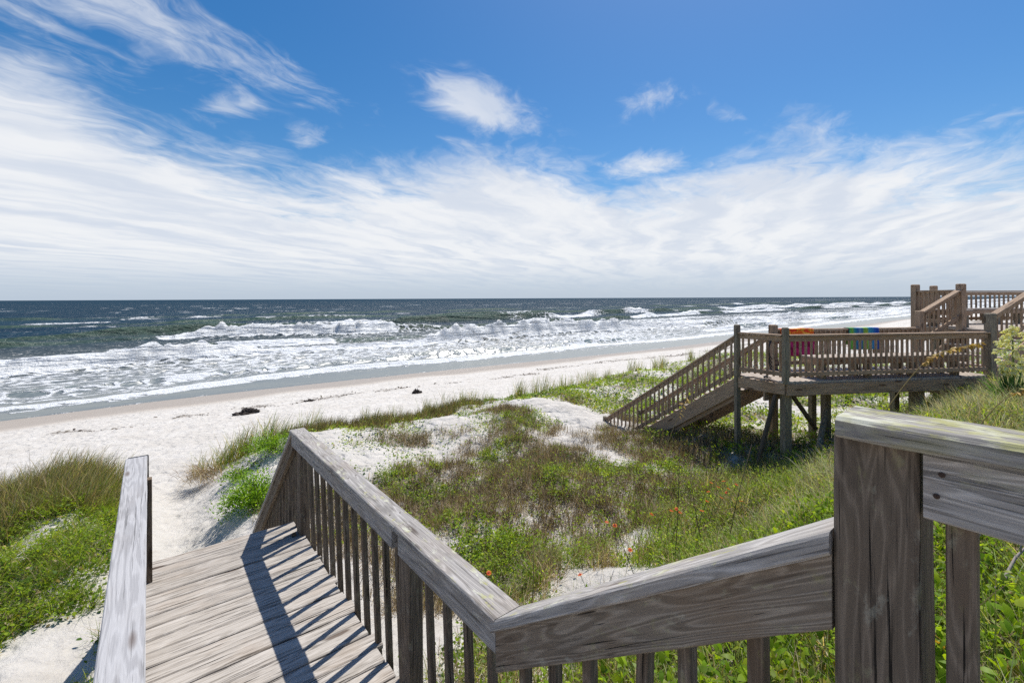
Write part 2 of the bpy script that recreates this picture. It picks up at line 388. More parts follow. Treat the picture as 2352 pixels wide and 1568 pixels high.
def grid_mesh(name, xs, ys, zfun, mat, attrs=None, smooth=True):
    X, Y = np.meshgrid(xs, ys)
    Z = zfun(X, Y)
    V = np.stack([X, Y, Z], -1).reshape(-1, 3)
    nx, ny = len(xs), len(ys)
    i = np.arange(nx * ny).reshape(ny, nx)
    q = np.stack([i[:-1, :-1], i[:-1, 1:], i[1:, 1:], i[1:, :-1]], -1).reshape(-1, 4)
    at = {k: f(X, Y) for k, f in (attrs or {}).items()}
    return np_mesh(name, V, np.full(len(q), 4), q, mat, smooth=smooth, attrs=at)
XS = axis([(-400, -30, 60, 6), (-30, -5, 4, .4), (-5, -2, .3, .12), (-2, 12, .11, .11), (12, 32, .13, .5), (32, 120, .6, 4), (120, 2500, 5, 160)])
YS = axis([(-300, -12, 40, 2), (-12, -1, 1.0, .2), (-1, 16.5, .11, .11), (16.5, 40, .16, .3), (40, 60, 1, 3)])
def wet_f(x, y):
    d = shore_y(x) - y
    return np.clip(1 - (d - 2.2 + (fbm(x * .12, y * 0 + 7, 3) - .5) * 5) / 4.2, 0, 1)
def litter_f(x, y):
    d = shore_y(x) - y
    wr = np.exp(-((d - 9.4 + (fbm(x * .15, x * 0 + 3, 3) - .5) * 4.5) / .55) ** 2) + .5 * np.exp(-((d - 7.2 + (fbm(x * .2, x * 0 + 13, 3) - .5) * 3) / .35) ** 2)
    return np.clip(wr * sst(fbm(x * .7, y * .7, 3), .38, .6), 0, 1)
def clear_of_decks(x, y):
    a = (x > -.22) & (x < 1.30) & (y < 5.3)
    b = (x > -.18) & (x < 1.30) & (y >= 5.3) & (y < 7.3)
    return ~(a | b)
def path_clear(x, y):
    px = .35 + .02 * (y - 8)
    hw = np.interp(y, [4, 8, 11, 13.2, 15], [.65, .62, .62, 1.2, 4.5])
    return np.abs(x - px) - hw           # > 0 outside the trodden path
def veg_edge(x):                          # seaward limit of the plants
    e = 14.6 + (fbm(x * .16 + 3, x * 0 + 2.2, 3) - .5) * 4.0 + (fbm(x * .8, x * 0 + 5, 2) - .5) * 1.4
    return np.where(x < .5, 13.0 + (fbm(x * .9, x * 0 + 1, 2) - .5) * .8, np.where(x < 3.2, 12.9 + (x - .5) * .5, e))
# bare patches where sand shows
def bare(x, y): return fbm(x * .62 + 50, y * .62 + 11, 4, .55)
def lush(x, y):                           # 0 sandy .. 1 covered
    v = .18 + 0 * x
    v = np.maximum(v, sst(y, 11.0, 8.0) * .67); v = np.maximum(v, .36 + 0 * x)
    v = np.maximum(v, sst(y, 5.0, 2.8) * 1.0)                     # bank close to the walkway
    v = np.maximum(v, sst(x, 9.6, 11.5) * sst(y, 17, 12) * .92)   # behind the neighbour's stair
    v = np.maximum(v, (x < -.2) * 1.0)
    v = np.maximum(v, sst(y - veg_edge(x), -3.0, -1.2) * (.45 + .4 * ((x > 2.8) & (x < 9))))
    v = v - .22 * np.exp(-(((x - 7.0) / 3.0) ** 2 + ((y - 10.6) / 1.3) ** 2))
    v = v - .45 * np.exp(-(((x - 1.9) / .9) ** 2 + ((y - 9.8) / 1.6) ** 2))
    v = v - .5 * np.exp(-(((x + .7) / .45) ** 2 + ((y - 5.9) / 1.6) ** 2))
    return v
def duff_shade_f(x, y):                                          # dead leaf litter and painted-in shade under the thick plants
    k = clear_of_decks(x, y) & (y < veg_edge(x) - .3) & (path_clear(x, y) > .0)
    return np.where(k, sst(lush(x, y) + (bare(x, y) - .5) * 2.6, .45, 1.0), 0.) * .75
ground_o = link('ground', grid_mesh('ground', XS, YS, ground, M_SAND, dict(wet=wet_f, litter=litter_f, duff=duff_shade_f)))
tag(ground_o, 'pale beach sand rising into low dunes', 'sand', kind='structure')

# ------------------------------------------------------------------ sea with breaking waves
def crest(x, ctrl):
    xs, ys = zip(*ctrl); return np.interp(x, xs, ys)
SHO = lambda x: (37.0 - shore_y(x)) * -1.0
def wave_field(X, Y):
    Z = np.zeros_like(X); foam = np.zeros_like(X); face = np.zeros_like(X)
    d0 = Y - shore_y(X)                                   # distance off the shore
    depthw = sst(d0, 1, 30)
    sw = np.zeros_like(X)
    for k, (wl, am, dirx) in enumerate([(17, .10, .10), (9.5, .075, -.22), (6.1, .055, .32), (3.7, .04, -.4), (2.3, .025, .15)]):
        ph = (Y + dirx * X) * 2 * math.pi / wl + 5 * fbm(X / (wl * 2.2) + k * 3, Y / (wl * 2.2), 2)
        sw += am * (1 - np.abs(np.sin(ph / 2)) ** .8 * 2) * .8
    Z += sw * sst(d0, 6, 34) * 1.15
    # name, control points (x, distance off shore), height, front and back width, brokenness seed, threshold
    waves = [
        ([(-40, 3.2), (-7, 3.2), (0, 3.4), (7, 5.0), (15, 6.2), (23, 5.6), (27, 5.6), (45, 7.5), (70, 6), (160, 7), (600, 7)], .17, .35, 2.2, 3.1, -1.),
        ([(20, 9), (26, 8.0), (40, 8.6), (60, 10.5), (100, 13), (200, 14), (600, 14)], .50, .6, 2.5, 5.7, .50),
        ([(-40, 22), (-10, 23.2), (-3, 24), (4, 23.8), (10, 25.6), (16, 24.5), (23, 24), (27, 23.2), (40, 24), (47, 25.4), (63, 26), (101, 20), (160, 22), (600, 22)], 1.30, .75, 3.6, 1.7, .30),
        ([(-40, 34), (-12, 36), (0, 37), (14, 38), (30, 35), (44, 36), (60, 37), (90, 33), (200, 33), (600, 33)], .40, 1.1, 4.5, 9.2, .50),
        ([(-40, 56), (-16, 57.5), (-5, 59.5), (4, 58.5), (18, 55), (31, 50), (36, 52), (42, 52), (63, 55), (92, 56), (140, 62), (183, 64), (600, 60)], 1.15, .9, 4.5, 4.4, .34),
        ([(-40, 62), (-3, 65), (6, 71), (21, 74), (41, 79), (60, 78), (103, 78), (171, 92), (300, 88), (600, 80)], 1.30, 1.3, 5.5, 6.6, .60),
        ([(-40, 120), (60, 125), (140, 118), (240, 112), (372, 100), (600, 90)], .8, 2.0, 8, 8.8, .74),
        ([(-40, 180), (600, 170)], .6, 3.0, 11, 2.9, .80)]
    for k, (ct, A, wf, wb, sd, th) in enumerate(waves):
        yc = crest(X, ct) + (fbm(X * .09 + sd * 5, X * 0 + sd, 3) - .5) * (1.0 + .03 * crest(X, ct)) + (fbm(X * .7 + sd, X * 0 + sd, 2) - .5) * .5
        d = d0 - yc
        am = A * (.35 + 1.15 * sst(fbm(X * .045 + sd * 3, X * 0 + sd * 7, 2), .25, .75))
        br = sst(fbm(X * .06 + sd * 11, X * 0 + sd * 2, 3), th, th + .07) if th > 0 else np.ones_like(X)
        if k == 5: br = np.clip(np.exp(-((X - 40) / 7.) ** 2) + np.exp(-((X - 118) / 16.) ** 2) + np.exp(-((X - 168) / 9.) ** 2) + .8 * sst(X, 230, 260), 0, 1)
        prof = np.where(d < 0, np.exp(-(d / wf) ** 2), np.exp(-(d / wb) ** 2))
        zz = am * prof
        # tumbling white water
        tur = (fbm(X * .95 + sd, Y * .95, 3, .45) - .45)
        fr = np.where(d < 0, np.exp(-(d / (wf * 2.2 + .4)) ** 2), np.exp(-(d / (wb * .33)) ** 2)) * br
        zz = zz + fr * tur * am * 1.0 + .20 * am * fr
        Z += zz
        core = np.where(d < 0, np.exp(-(d / (wf * 2.0 + .3)) ** 4), np.exp(-(d / (wb * .42)) ** 2)) * br
        foam = np.maximum(foam, np.minimum(1, core * 1.45))
        face = np.maximum(face, np.where(d < 0, np.exp(-((d + wf * .6) / (wf * .9)) ** 2), np.exp(-((d) / (wb * .3)) ** 2)) * (1 - br) * np.clip(am / .6, 0, 1))
        # spent foam drifting behind and in front of the broken stretch
        if 1 < k < 7:
            trail = np.where(d > 0, np.exp(-d / (wb * 1.7)), np.exp(d / (wb * 1.3))) * br * .47
            foam = np.maximum(foam, trail)
    pat = fbm(X * .05 + 2, Y * .16, 4)
    pat2 = fbm(X * .02 + 9, Y * .05 + 3, 3)
    inner = sst(d0, 3.0, 5.5) * sst(d0, 27, 21)
    foam = np.maximum(foam, inner * (.42 + .70 * (pat - .45) + .14 * sst(d0, 8, 20)))
    mid = sst(d0, 20, 26) * sst(d0, 62, 48)
    foam = np.maximum(foam, mid * (.25 + 1.1 * (pat - .5) + .20 * sst(X, 20, 120)))
    foam = np.maximum(foam, sst(X, 60, 200) * sst(d0, 4, 9) * sst(d0, 70, 40) * (.34 + .9 * (pat - .45)))
    far = sst(d0, 62, 85)
    wc = sst(fbm(X * .055 + 31, Y * .10 + 5, 5, .6), .66, .73) * .62
    foam = np.maximum(foam, far * wc * sst(d0, 900, 300))
    # swash film edge
    foam = np.maximum(foam, np.exp(-((d0 + .05) / .22) ** 2) * .34)
    foam = np.where(d0 < 3.0, np.minimum(foam, np.maximum(np.exp(-((d0 - 3.2) / .9) ** 2), .40)), foam)
    Z = Z * sst(d0, -1.2, 5.0) + .035 * sst(d0, 3, 0)
    return Z, np.clip(foam, 0, 1), np.clip(face, 0, 1)
def build_sea():
    xs = axis([(-30000, -2000, 7000, 1200), (-2000, -90, 400, 30), (-90, -22, 12, .6), (-22, 60, .26, .34), (60, 220, .4, 2.2), (220, 900, 2.6, 30), (900, 30000, 80, 6000)])
    ys = axis([(24.5, 44, .5, .16), (44, 68, .16, .24), (68, 150, .28, .7), (150, 420, .9, 8), (420, 3000, 14, 200), (3000, 30000, 600, 5000)])
    X, Y = np.meshgrid(xs, ys)
    Z, foam, face = wave_field(X, Y)
    d0 = Y - shore_y(X)
    # the sheet follows the sand up to the water's edge and dips under it landward
    Z = np.where(d0 < 0, d0 * .16, Z)
    shal = np.clip(1 - sst(d0, 2, 30) * .62 - sst(d0, 28, 90) * .40, 0, 1)
    shal = np.where(d0 < 3.0, 1.0, shal)
    V = np.stack([X, Y, Z], -1).reshape(-1, 3); nx, ny = len(xs), len(ys)
    i = np.arange(nx * ny).reshape(ny, nx)
    q = np.stack([i[:-1, :-1], i[:-1, 1:], i[1:, 1:], i[1:, :-1]], -1).reshape(-1, 4)
    o = link('sea', np_mesh('sea', V, np.full(len(q), 4), q, M_SEA, smooth=True, attrs=dict(foam=foam, face=face, shallow=shal)))
    tag(o, 'blue green ocean with rows of white breaking surf', 'sea', kind='structure')
build_sea()

# ------------------------------------------------------------------ timber helpers
_boards = {}
def board_mesh(L, w, t, ch, seg, jit, top, shear=0.):
    """board along local X (0..L), width on Y, thickness on Z, chamfered long edges; top = bevelled far end"""
    key = (round(L, 3), round(w, 4), round(t, 4), ch, seg, jit, top, round(shear, 3))
    if jit == 0 and key in _boards: return _boards[key].copy() if False else _boards[key]
    hw, ht = w / 2, t / 2
    ring = [(-hw + ch, -ht), (hw - ch, -ht), (hw, -ht + ch), (hw, ht - ch), (hw - ch, ht), (-hw + ch, ht), (-hw, ht - ch), (-hw, -ht + ch)]
    V, F = [], []
    xs = [L * i / seg for i in range(seg + 1)]
    sc = [1.0] * len(xs)
    if top:
        xs = xs[:-1] + [L - .016, L]; sc = sc + [max(.3, 1 - .034 / min(w, t))]
    R = random.Random(int(L * 7919) + int(w * 1e4) + random.randrange(9999))
    for x, s in zip(xs, sc):
        dy = R.uniform(-jit, jit); dz = R.uniform(-jit, jit)
        for (y, z) in ring:
            V.append((x + z * s * shear, y * s + dy + R.uniform(-jit, jit) * .6, z * s + dz + R.uniform(-jit, jit) * .6))
    n = len(xs)
    for i in range(n - 1):
        for k in range(8):
            a = i * 8 + k; b = i * 8 + (k + 1) % 8
            F.append((a, b, b + 8, a + 8))
    F.append(tuple(range(7, -1, -1))); F.append(tuple((n - 1) * 8 + k for k in range(8)))
    me = bpy.data.meshes.new('board'); me.from_pydata(V, [], F); me.update()
    if jit == 0: _boards[key] = me
    return me
def basis(p0, p1, up):
    x = (p1 - p0).normalized(); y = up.cross(x)
    if y.length < 1e-4: y = Vector((0, 1, 0)).cross(x)
    y.normalize(); z = x.cross(y)
    return Matrix((x, y, z)).transposed().to_4x4()
def board(name, p0, p1, w, t, mat, parent, up=(0, 0, 1), ch=.004, seg=1, jit=0., top=False, label=None):
    p0, p1 = Vector(p0), Vector(p1); L = (p1 - p0).length
    hv = math.hypot(p1.x - p0.x, p1.y - p0.y); shear = (p1.z - p0.z) / hv if hv > .3 * L else 0.
    me = board_mesh(L, w, t, ch, seg, jit, top, shear if abs(shear) > .1 else 0.)
    o = bpy.data.objects.new(name, me); COL.objects.link(o)
    if not me.materials: me.materials.append(mat)
    if me.materials[0] is not mat:
        o.material_slots[0].link = 'OBJECT'; o.material_slots[0].material = mat
    root = parent; offs = Vector((0, 0, 0))
    while root: offs += root.location if root.type == 'EMPTY' else Vector((0, 0, 0)); root = root.parent
    o.parent = parent
    o.matrix_basis = Matrix.Translation(p0 - offs) @ basis(p0, p1, Vector(up))
    if label: o['label'] = label
    return o
def Z(v): return EYE + v

# ------------------------------------------------------------------ our boardwalk and stairs
LAND = Z(-2.31); UP = Z(-1.19); CAPZ = Z(-1.30); UCAP = Z(-.236)
bw = empty('boardwalk_stairs', (0.6, 2.5, float(ground(.6, 2.5))), 'weathered grey wooden walkway stairs with landing and handrails leading down to the sand', 'stairs')
XL, XR = 0.0, 1.18
# landing planks, running across
y = 1.62; k = 0
while y < 5.04:
    w = .138
    e = random.uniform(-.012, .012)
    zz = LAND - .019 + random.uniform(-.004, .004)
    board('plank', (XL - .05 + e, y + w / 2, zz), (XR + .0 + e + (.03 if k % 3 == 0 else 0), y + w / 2 + random.uniform(-.002, .002), zz + random.uniform(-.002, .002)), w, .038, W_DECK, bw, ch=.007, seg=8, jit=.0018)
    y += w + random.uniform(.006, .011); k += 1
YF = y
# rim joists below the landing
board('rim_joist', (XL + .02, 1.6, LAND - .14), (XL + .02, YF - .02, LAND - .14), .038, .19, W_POST, bw)
board('rim_joist', (XR - .045, 1.6, LAND - .14), (XR - .045, YF - .02, LAND - .14), .038, .19, W_POST, bw)
board('joist', (XL + .04, YF - .05, LAND - .14), (XR - .07, YF - .05, LAND - .14), .038, .19, W_POST, bw)
board('joist', (XL + .04, 1.68, LAND - .14), (XR - .07, 1.68, LAND - .14), .038, .19, W_POST, bw)
# right rail of the landing: posts, inner rail board, cap, balusters
PX = 1.175                                              # centre of the right hand posts
for py in (4.84, 2.46):
    gz = float(ground(PX, py)) - .3
    board('post', (PX + .02, py, gz), (PX + .02, py, CAPZ - .040), .135, .092, W_POST, bw, up=(1, 0, 0), ch=.006, seg=5, jit=.001)
mid = 2.46
cs = .70                                                # slope of the upper stairs
board('handrail_cap', (PX - .015, mid, CAPZ - .019), (PX - .015, 4.93, CAPZ - .019), .142, .038, W_RAIL, bw, ch=.006, seg=12, jit=.0012)
board('handrail_cap', (PX - .015, 1.49, CAPZ - .019), (PX - .015, mid - .004, CAPZ - .0175), .142, .038, W_RAIL, bw, ch=.006, seg=8, jit=.0012)
board('rail_board', (PX - .055, mid + .055, CAPZ - .098), (PX - .055, 4.90, CAPZ - .098), .038, .115, W_RAIL, bw, seg=8, jit=.001)
board('rail_board', (PX - .055, 1.50, CAPZ - .098), (PX - .055, mid - .03, CAPZ - .098), .038, .115, W_RAIL, bw, seg=5, jit=.001)
yy = 4.70
while yy > 1.45:
    if abs(yy - mid) > .085:
        lean = random.uniform(-.006, .006)
        board('baluster', (PX + .035, yy + lean, LAND - .20), (PX - .005, yy, CAPZ - .045), .036, .036, W_POST, bw, up=(1, 0, 0), ch=.003)
    yy -= .192
# upper stairs: sloping cap and rail board up to the big post
sy0, sy1 = 1.49, .315
sz0 = CAPZ - .019; sz1 = sz0 + (sy0 - sy1) * cs
n_up = (0, cs, 1)
board('stair_handrail_cap', (PX - .015, sy0 + .03, sz0 - .03), (PX - .015, sy1 + .010, sz1 - .01), .142, .040, W_RAIL, bw, up=n_up, ch=.006, seg=12, jit=.0012)
board('stair_rail_board', (PX - .051, sy0 + .01, sz0 - .125), (PX - .051, sy1 + .010, sz1 - .105), .040, .142, W_BOARD, bw, up=n_up, seg=10, jit=.0012)
for yy, ln in ((1.39, 0), (1.22, 0), (1.05, 0), (.82, .05), (.69, 0), (.50, 0)):
    zt = sz0 + (sy0 - yy) * cs - .10
    board('baluster', (PX + .01, yy + ln, zt - .95), (PX - .006, yy, zt), .040, .040, W_POST, bw, up=(1, 0, 0), ch=.003)
# big post, upper level rail
board('post', (1.17, .2545, float(ground(1.17, .25)) - .3), (1.17, .2545, UCAP - .046), .135, .14, W_POST, bw, up=(1, 0, 0), ch=.007, seg=14, jit=.0012, label='big weathered square post carrying the end of the upper rail')
uc = board('handrail_cap', (1.13, .305, UCAP - .021), (1.13, -1.9, UCAP - .021), .142, .042, W_CAP, bw, ch=.008, seg=26, jit=.0022, label='thick rail cap crusted with yellow green lichen')
ub = board('rail_board', (1.112, .180, UCAP - .105), (1.112, -1.9, UCAP - .105), .040, .118, W_RAIL, bw, seg=10, jit=.001)
M_NAIL = plain('rusty_nail', (.05, .03, .022), .7)
def disc_mesh(name, r, mat, n=8):
    me = bpy.data.meshes.new(name)
    V = [(0, 0, r * .35)] + [(r * math.cos(6.2832 * k / n), r * math.sin(6.2832 * k / n), 0) for k in range(n)]
    me.from_pydata(V, [], [(0, 1 + k, 1 + (k + 1) % n) for k in range(n)]); me.materials.append(mat); me.update(); return me
nail_me = disc_mesh('nail', .005, M_NAIL)
def nail(x, y, z, rot):
    o = bpy.data.objects.new('nail', nail_me); COL.objects.link(o); o.parent = bw
    o.location = Vector((x, y, z)) - bw.location; o.rotation_euler = rot
nail(1.0905, .155, UCAP - .078, (0, -math.pi / 2, 0)); nail(1.0905, .162, UCAP - .118, (0, -math.pi / 2, 0))
for py in (2.3, 2.62, 3.3, 3.9, 4.5, 4.8):
    for dx in (-.03, .03): nail(PX - .015 + dx, py + random.uniform(-.05, .05), CAPZ + .001, (0, 0, 0))
yy = .135
while yy > -1.6:
    board('baluster', (1.14, yy, UP - .2), (1.14, yy, UCAP - .05), .040, .040, W_POST, bw, up=(1, 0, 0), ch=.003)
    yy -= .13
# upper walk planks (under the viewer) and stair treads
y = -1.9
while y < .28:
    board('plank', (-.05, y + .069, UP - .019), (XR + .02, y + .069, UP - .019), .138, .038, W_DECK, bw, ch=.005); y += .144
for i in range(5):
    zt = UP - (i + 1) * (UP - LAND) / 6; yt = .42 + i * .255
    board('tread', (-.02, yt, zt - .019), (XR - .06, yt, zt - .019), .26, .038, W_DECK, bw, ch=.005)
for sx in (-.02, XR - .04):
    board('stringer', (sx, .25, UP - .24), (sx, 1.66, LAND - .24), .038, .22, W_POST, bw, up=(0, .8, 1))
for px, py in ((-.06, -1.6), (1.2, -1.6), (-.06, .25)):
    board('post', (px, py, float(ground(px, py)) - .3), (px, py, UP - .02), .09, .09, W_POST, bw, up=(1, 0, 0))
# left rail of landing
LX = -.084
board('handrail_cap', (LX, 1.3, CAPZ - .019), (LX, 4.88, CAPZ - .019), .140, .038, W_LEFT, bw, ch=.005, seg=22, jit=.0011, label='pale silver grey rail cap with dark knots')
board('rail_board', (LX + .045, 1.3, CAPZ - .098), (LX + .045, 4.80, CAPZ - .098), .038, .115, W_RAIL, bw)
for py in (4.80, 2.46):
    lx = LX + .062 if py > 4 else LX - .02
    board('post', (lx, py, float(ground(LX, py)) - .3), (lx, py, CAPZ - (.17 if py > 4 else .04)), .075, .075, W_POST, bw, up=(1, 0, 0))
yy = 4.66
while yy > 1.4:
    if abs(yy - 2.46) > .08:
        board('baluster', (LX - .01, yy, LAND - .2), (LX - .01, yy, CAPZ - .045), .036, .036, W_POST, bw, up=(1, 0, 0), ch=.003)
    yy -= .128
# lower stairs to the sand
dsl = .86; ly0 = 4.90; ly1 = 7.05
n_dn = (0, dsl, 1)
for sx, mt in ((PX - .015, W_RAIL), (LX + .01, W_RAIL)):
    z0 = CAPZ - .025; z1 = z0 - (ly1 - ly0) * dsl
    board('stair_handrail_cap', (sx, ly0, z0), (sx, ly1, z1), .140, .038, mt, bw, up=n_dn, ch=.006, seg=8, jit=.001)
    board('stair_rail_board', (sx - .03 if sx > 0 else sx + .03, ly0 + .01, z0 - .105), (sx - .03 if sx > 0 else sx + .03, ly1, z1 - .105), .038, .120, W_POST, bw, up=n_dn)
    yy = ly0 + .10
    while yy < ly1:
        zt = z0 - (yy - ly0) * dsl - .06
        board('baluster', (sx + .02, yy, max(zt - .9, float(ground(sx, yy)) - .05)), (sx + .02, yy, zt), .036, .036, W_POST, bw, up=(1, 0, 0), ch=.003)
        yy += .15
    board('post', (sx, ly1 - .05, float(ground(sx, ly1)) - .3), (sx, ly1 - .05, z1 - .02), .089, .089, W_POST, bw, up=(1, 0, 0))
    board('stringer', (sx * .93 + .02, ly0 - .1, LAND - .12), (sx * .93 + .02, ly1, LAND - .12 - (ly1 - ly0 + .1) * dsl), .038, .24, W_POST, bw, up=n_dn)
for i in range(8):
    yt = YF + .11 + i * .225; zt = LAND - (i + 1) * .19
    board('tread', (XL, yt, zt - .019), (XR - .08, yt, zt - .019), .25, .038, W_DECK, bw, ch=.005)

# ------------------------------------------------------------------ neighbour's walkway
B0 = Vector((9.72, 3.62, 0)); DA = Vector((math.cos(math.radians(-31)), math.sin(math.radians(-31)), 0)); DN = Vector((-DA.y, DA.x, 0))
P1 = Z(-1.65); P2 = Z(-.77); RH = .915
def nb(a, b, z): v = B0 + DA * a + DN * b; return Vector((v.x, v.y, z))
nw = empty('neighbour_walkway', (9.72, 3.62, float(ground(9.72, 3.62))), 'brown wooden walkway on posts with two decks and a long stair to the beach', 'walkway')
WD = 1.45
pB, pC, pE, pD = nb(0, 0, P1), nb(4.7, 0, P1), nb(4.7, WD, P1), nb(.85, WD, P1)
pA = Vector((9.82, 4.60, P1))
SD = Vector((.05, 1, 0)).normalized()                     # the stair runs down this way
UPV = Vector((0, 0, 1))
def gz(p): return float(ground(p.x, p.y))
def tops(p, h): return Vector((p.x, p.y, h))
def nb_post(p, zt, s=.092, mat=None, zb=None, rot=None):
    up = DA if rot is None else rot
    return board('post', tops(p, zb if zb is not None else gz(p) - .3), tops(p, zt), s, s, mat or W_NBG, nw, up=up, ch=.005, top=True)
def rail_run(p0, p1, zd0, zd1, h=RH, inset0=.05, inset1=.05, spacing=.118, cap=True, bside=.0, mat=None, caps=.135):
    """guard rail between two posts: cap, upper and lower rail board, balusters"""
    mat = mat or W_NB
    d = (p1 - p0); d.z = 0; L = d.length; u = d / L
    sl = (zd1 - zd0) / L
    q = lambda s, z: Vector((p0.x + u.x * s, p0.y + u.y * s, zd0 + sl * s + z))
    up = Vector((-u.x * sl, -u.y * sl, 1))
    side = Vector((-u.y, u.x, 0))
    if cap: board('rail_cap', q(inset0, h - .019), q(L - inset1, h - .019), caps, .036, mat, nw, up=up)
    board('upper_rail', q(inset0, h - .09), q(L - inset1, h - .09), .038, .09, mat, nw, up=up)
    board('lower_rail', q(inset0, .14), q(L - inset1, .14), .038, .085, mat, nw, up=up)
    n = int((L - inset0 - inset1) / spacing)
    for i in range(n):
        s = inset0 + (L - inset0 - inset1) * (i + .5) / n
        a = q(s, .07) + side * (bside + .001 * random.uniform(-1, 1)); b = q(s, h - .045) + side * bside
        board('baluster', a, b, .036, .036, mat, nw, up=tuple(side), ch=.003)
# lower deck: planks across the walk, plus the wedge towards the stair
def deck(ax0, ax1, b0, b1, z, mat):
    a = ax0
    while a < ax1 - .02:
        w = min(.14, ax1 - a)
        board('plank', nb(a + w / 2, b0, z - .019), nb(a + w / 2, b1, z - .019), w - .005, .038, mat, nw, ch=.004); a += .14
deck(.62, 4.72, -.02, WD + .02, P1, W_NBD)
# wedge planks (shortening) between B, A, D
for i in range(10):
    a = .55 - i * .14
    lo = 0 if a > -.02 else min(1.4, (-a) / .43 * .91 + 0.05)
    hi = WD if a > .55 else None
    # upper end lies on the line A - D
    al, bl = -.43, .91; ar, br_ = .85, WD
    hi = bl + (br_ - bl) * (a - al) / (ar - al) + .03
    if hi - lo < .08: break
    board('plank', nb(a, lo - .02, P1 - .019), nb(a, hi, P1 - .019), .135, .038, W_NBD, nw, ch=.004)
# edge beams (two boards thick, as tall fascia)
def fascia(p0, p1, zt, h=.235, mat=None, off=.02):
    d = (p1 - p0).normalized(); s = Vector((-d.y, d.x, 0)) * off
    board('fascia', tops(p0 - s, zt - .04 - h / 2), tops(p1 - s, zt - .04 - h / 2), .04, h, mat or W_NB, nw)
fascia(pB, nb(4.85, 0, P1), P1); fascia(pA, pB, P1, .22); fascia(nb(4.85, WD, P1), pD, P1)
# posts of the lower deck
nb_post(pA, P1 + 1.07, .098); nb_post(pB, P1 + 1.06, .098, zb=P1 - .05); nb_post(pD, P1 + 1.02, .14, W_NB)
nb_post(pC, Z(-.35), .14); nb_post(pE, Z(-.34), .13, W_NB)
rail_run(pA, pB, P1, P1, bside=.03); rail_run(pB, pC, P1, P1, bside=.035, inset1=.08); rail_run(pD, pE, P1, P1, bside=-.03, spacing=.125, inset0=.08, inset1=.06)
# deck supports and braces
def round_pole(name, p0, p1, r, mat, n=9):
    p0, p1 = Vector(p0), Vector(p1); L = (p1 - p0).length
    V, F = [], []
    for i in range(5):
        for k in range(n):
            rr = r * (1 + .05 * math.sin(i * 2.1 + k)); V.append((L * i / 4, rr * math.cos(6.2832 * k / n), rr * math.sin(6.2832 * k / n)))
    for i in range(4):
        for k in range(n): F.append((i * n + k, i * n + (k + 1) % n, (i + 1) * n + (k + 1) % n, (i + 1) * n + k))
    F.append(tuple(range(n - 1, -1, -1))); F.append(tuple(4 * n + k for k in range(n)))
    me = bpy.data.meshes.new(name); me.from_pydata(V, [], F); me.materials.append(mat); me.update()
    o = bpy.data.objects.new(name, me); COL.objects.link(o); o.parent = nw
    o.matrix_basis = Matrix.Translation(p0 - nw.location) @ basis(p0, p1, Vector((0, 0, 1))); return o
for a, b, s in ((1.55, .75, .14), (1.75, WD - .1, .12), (3.14, .12, .12), (3.55, .60, .13), (3.9, WD - .1, .13)):
    p = nb(a, b, 0); nb_post(p, P1 - .05, s, W_NBG)
pS = nb(.10, .12, 0)
nb_post(pS, P1 - .05, .15, W_NBG)
b1t = nb(-.05, .20, P1 - .26); b1b = nb(-.62, .05, 0); b1b.z = gz(b1b) - .05; round_pole('brace', b1t, b1b, .045, W_DARK)
b2t = nb(.2, .1, P1 - .26); b2b = nb(.95, .35, P1 - 1.05); round_pole('brace', b2t, b2b, .045, W_DARK)
b3t = nb(1.55, .70, P1 - .6); b3b = nb(.55, -.15, 0); b3b.z = gz(b3b) + .02; round_pole('brace', b3t, b3b, .055, W_NBG)
board('cross_beam', nb(-.2, .35, P1 - .34), nb(1.75, .80, P1 - .34), .04, .2, W_NB, nw)
board('cross_beam', nb(3.9, .0, P1 - .34), nb(3.9, WD, P1 - .34), .04, .2, W_NB, nw)
# long stair down to the beach
stair_run = 3.75; s_sl = .69
def st(p, s, z): return Vector((p.x + SD.x * s, p.y + SD.y * s, z))
for pp, sd in ((pA, 1), (pD, -1)):
    rail_run(pp, st(pp, stair_run, 0), P1 - .06, P1 - .06 - stair_run * s_sl, h=.93, inset0=.05, inset1=.0, spacing=.128, bside=.02 * sd, caps=.09)
    nz = P1 - .06 - stair_run * s_sl + .93
    p = st(pp, stair_run + .03, 0); nb_post(p, nz + .05, .09)
    upn = Vector((SD.x * s_sl, SD.y * s_sl, 1))
    off = Vector((.03 * sd, 0, 0))
    board('stringer', st(pp, -.03, P1 - .20) + off, st(pp, stair_run * .86, P1 - .20 - (stair_run * .86 + .03) * s_sl) + off, .045, .30, W_NB, nw, up=upn)
    board('stringer', st(pp, 0, P1 - .42) + off * 3, st(pp, stair_run * .70, P1 - .42 - stair_run * .70 * s_sl) + off * 3, .045, .16, W_NB, nw, up=upn)
nt = 14
for i in range(nt):
    s = .14 + i * .265; z = P1 - (i + 1) * .183
    board('tread', st(pA, s, z) + Vector((.06, 0, 0)), st(pD, s, z) + Vector((-.06, 0, 0)), .27, .036, W_NBD, nw)
# steps to the upper deck
for i in range(4):
    a = 4.78 + .14 + i * .265; z = P1 + (i + 1) * .176
    board('tread', nb(a, .06, z - .019), nb(a, WD - .06, z - .019), .28, .038, W_NBD, nw)
UA = 5.86
for b in (.02, WD - .02):
    board('stringer', nb(4.72, b, P1 - .08), nb(UA, b, P2 - .14), .045, .24, W_NB, nw, up=tuple(-DA * .75 + UPV))
pF = nb(UA, WD, P2); pG = nb(UA, 2.55, P2); pH = nb(7.15, 3.15, P2); pI = nb(10.6, 3.15, P2); pK = nb(UA, 0, P2)
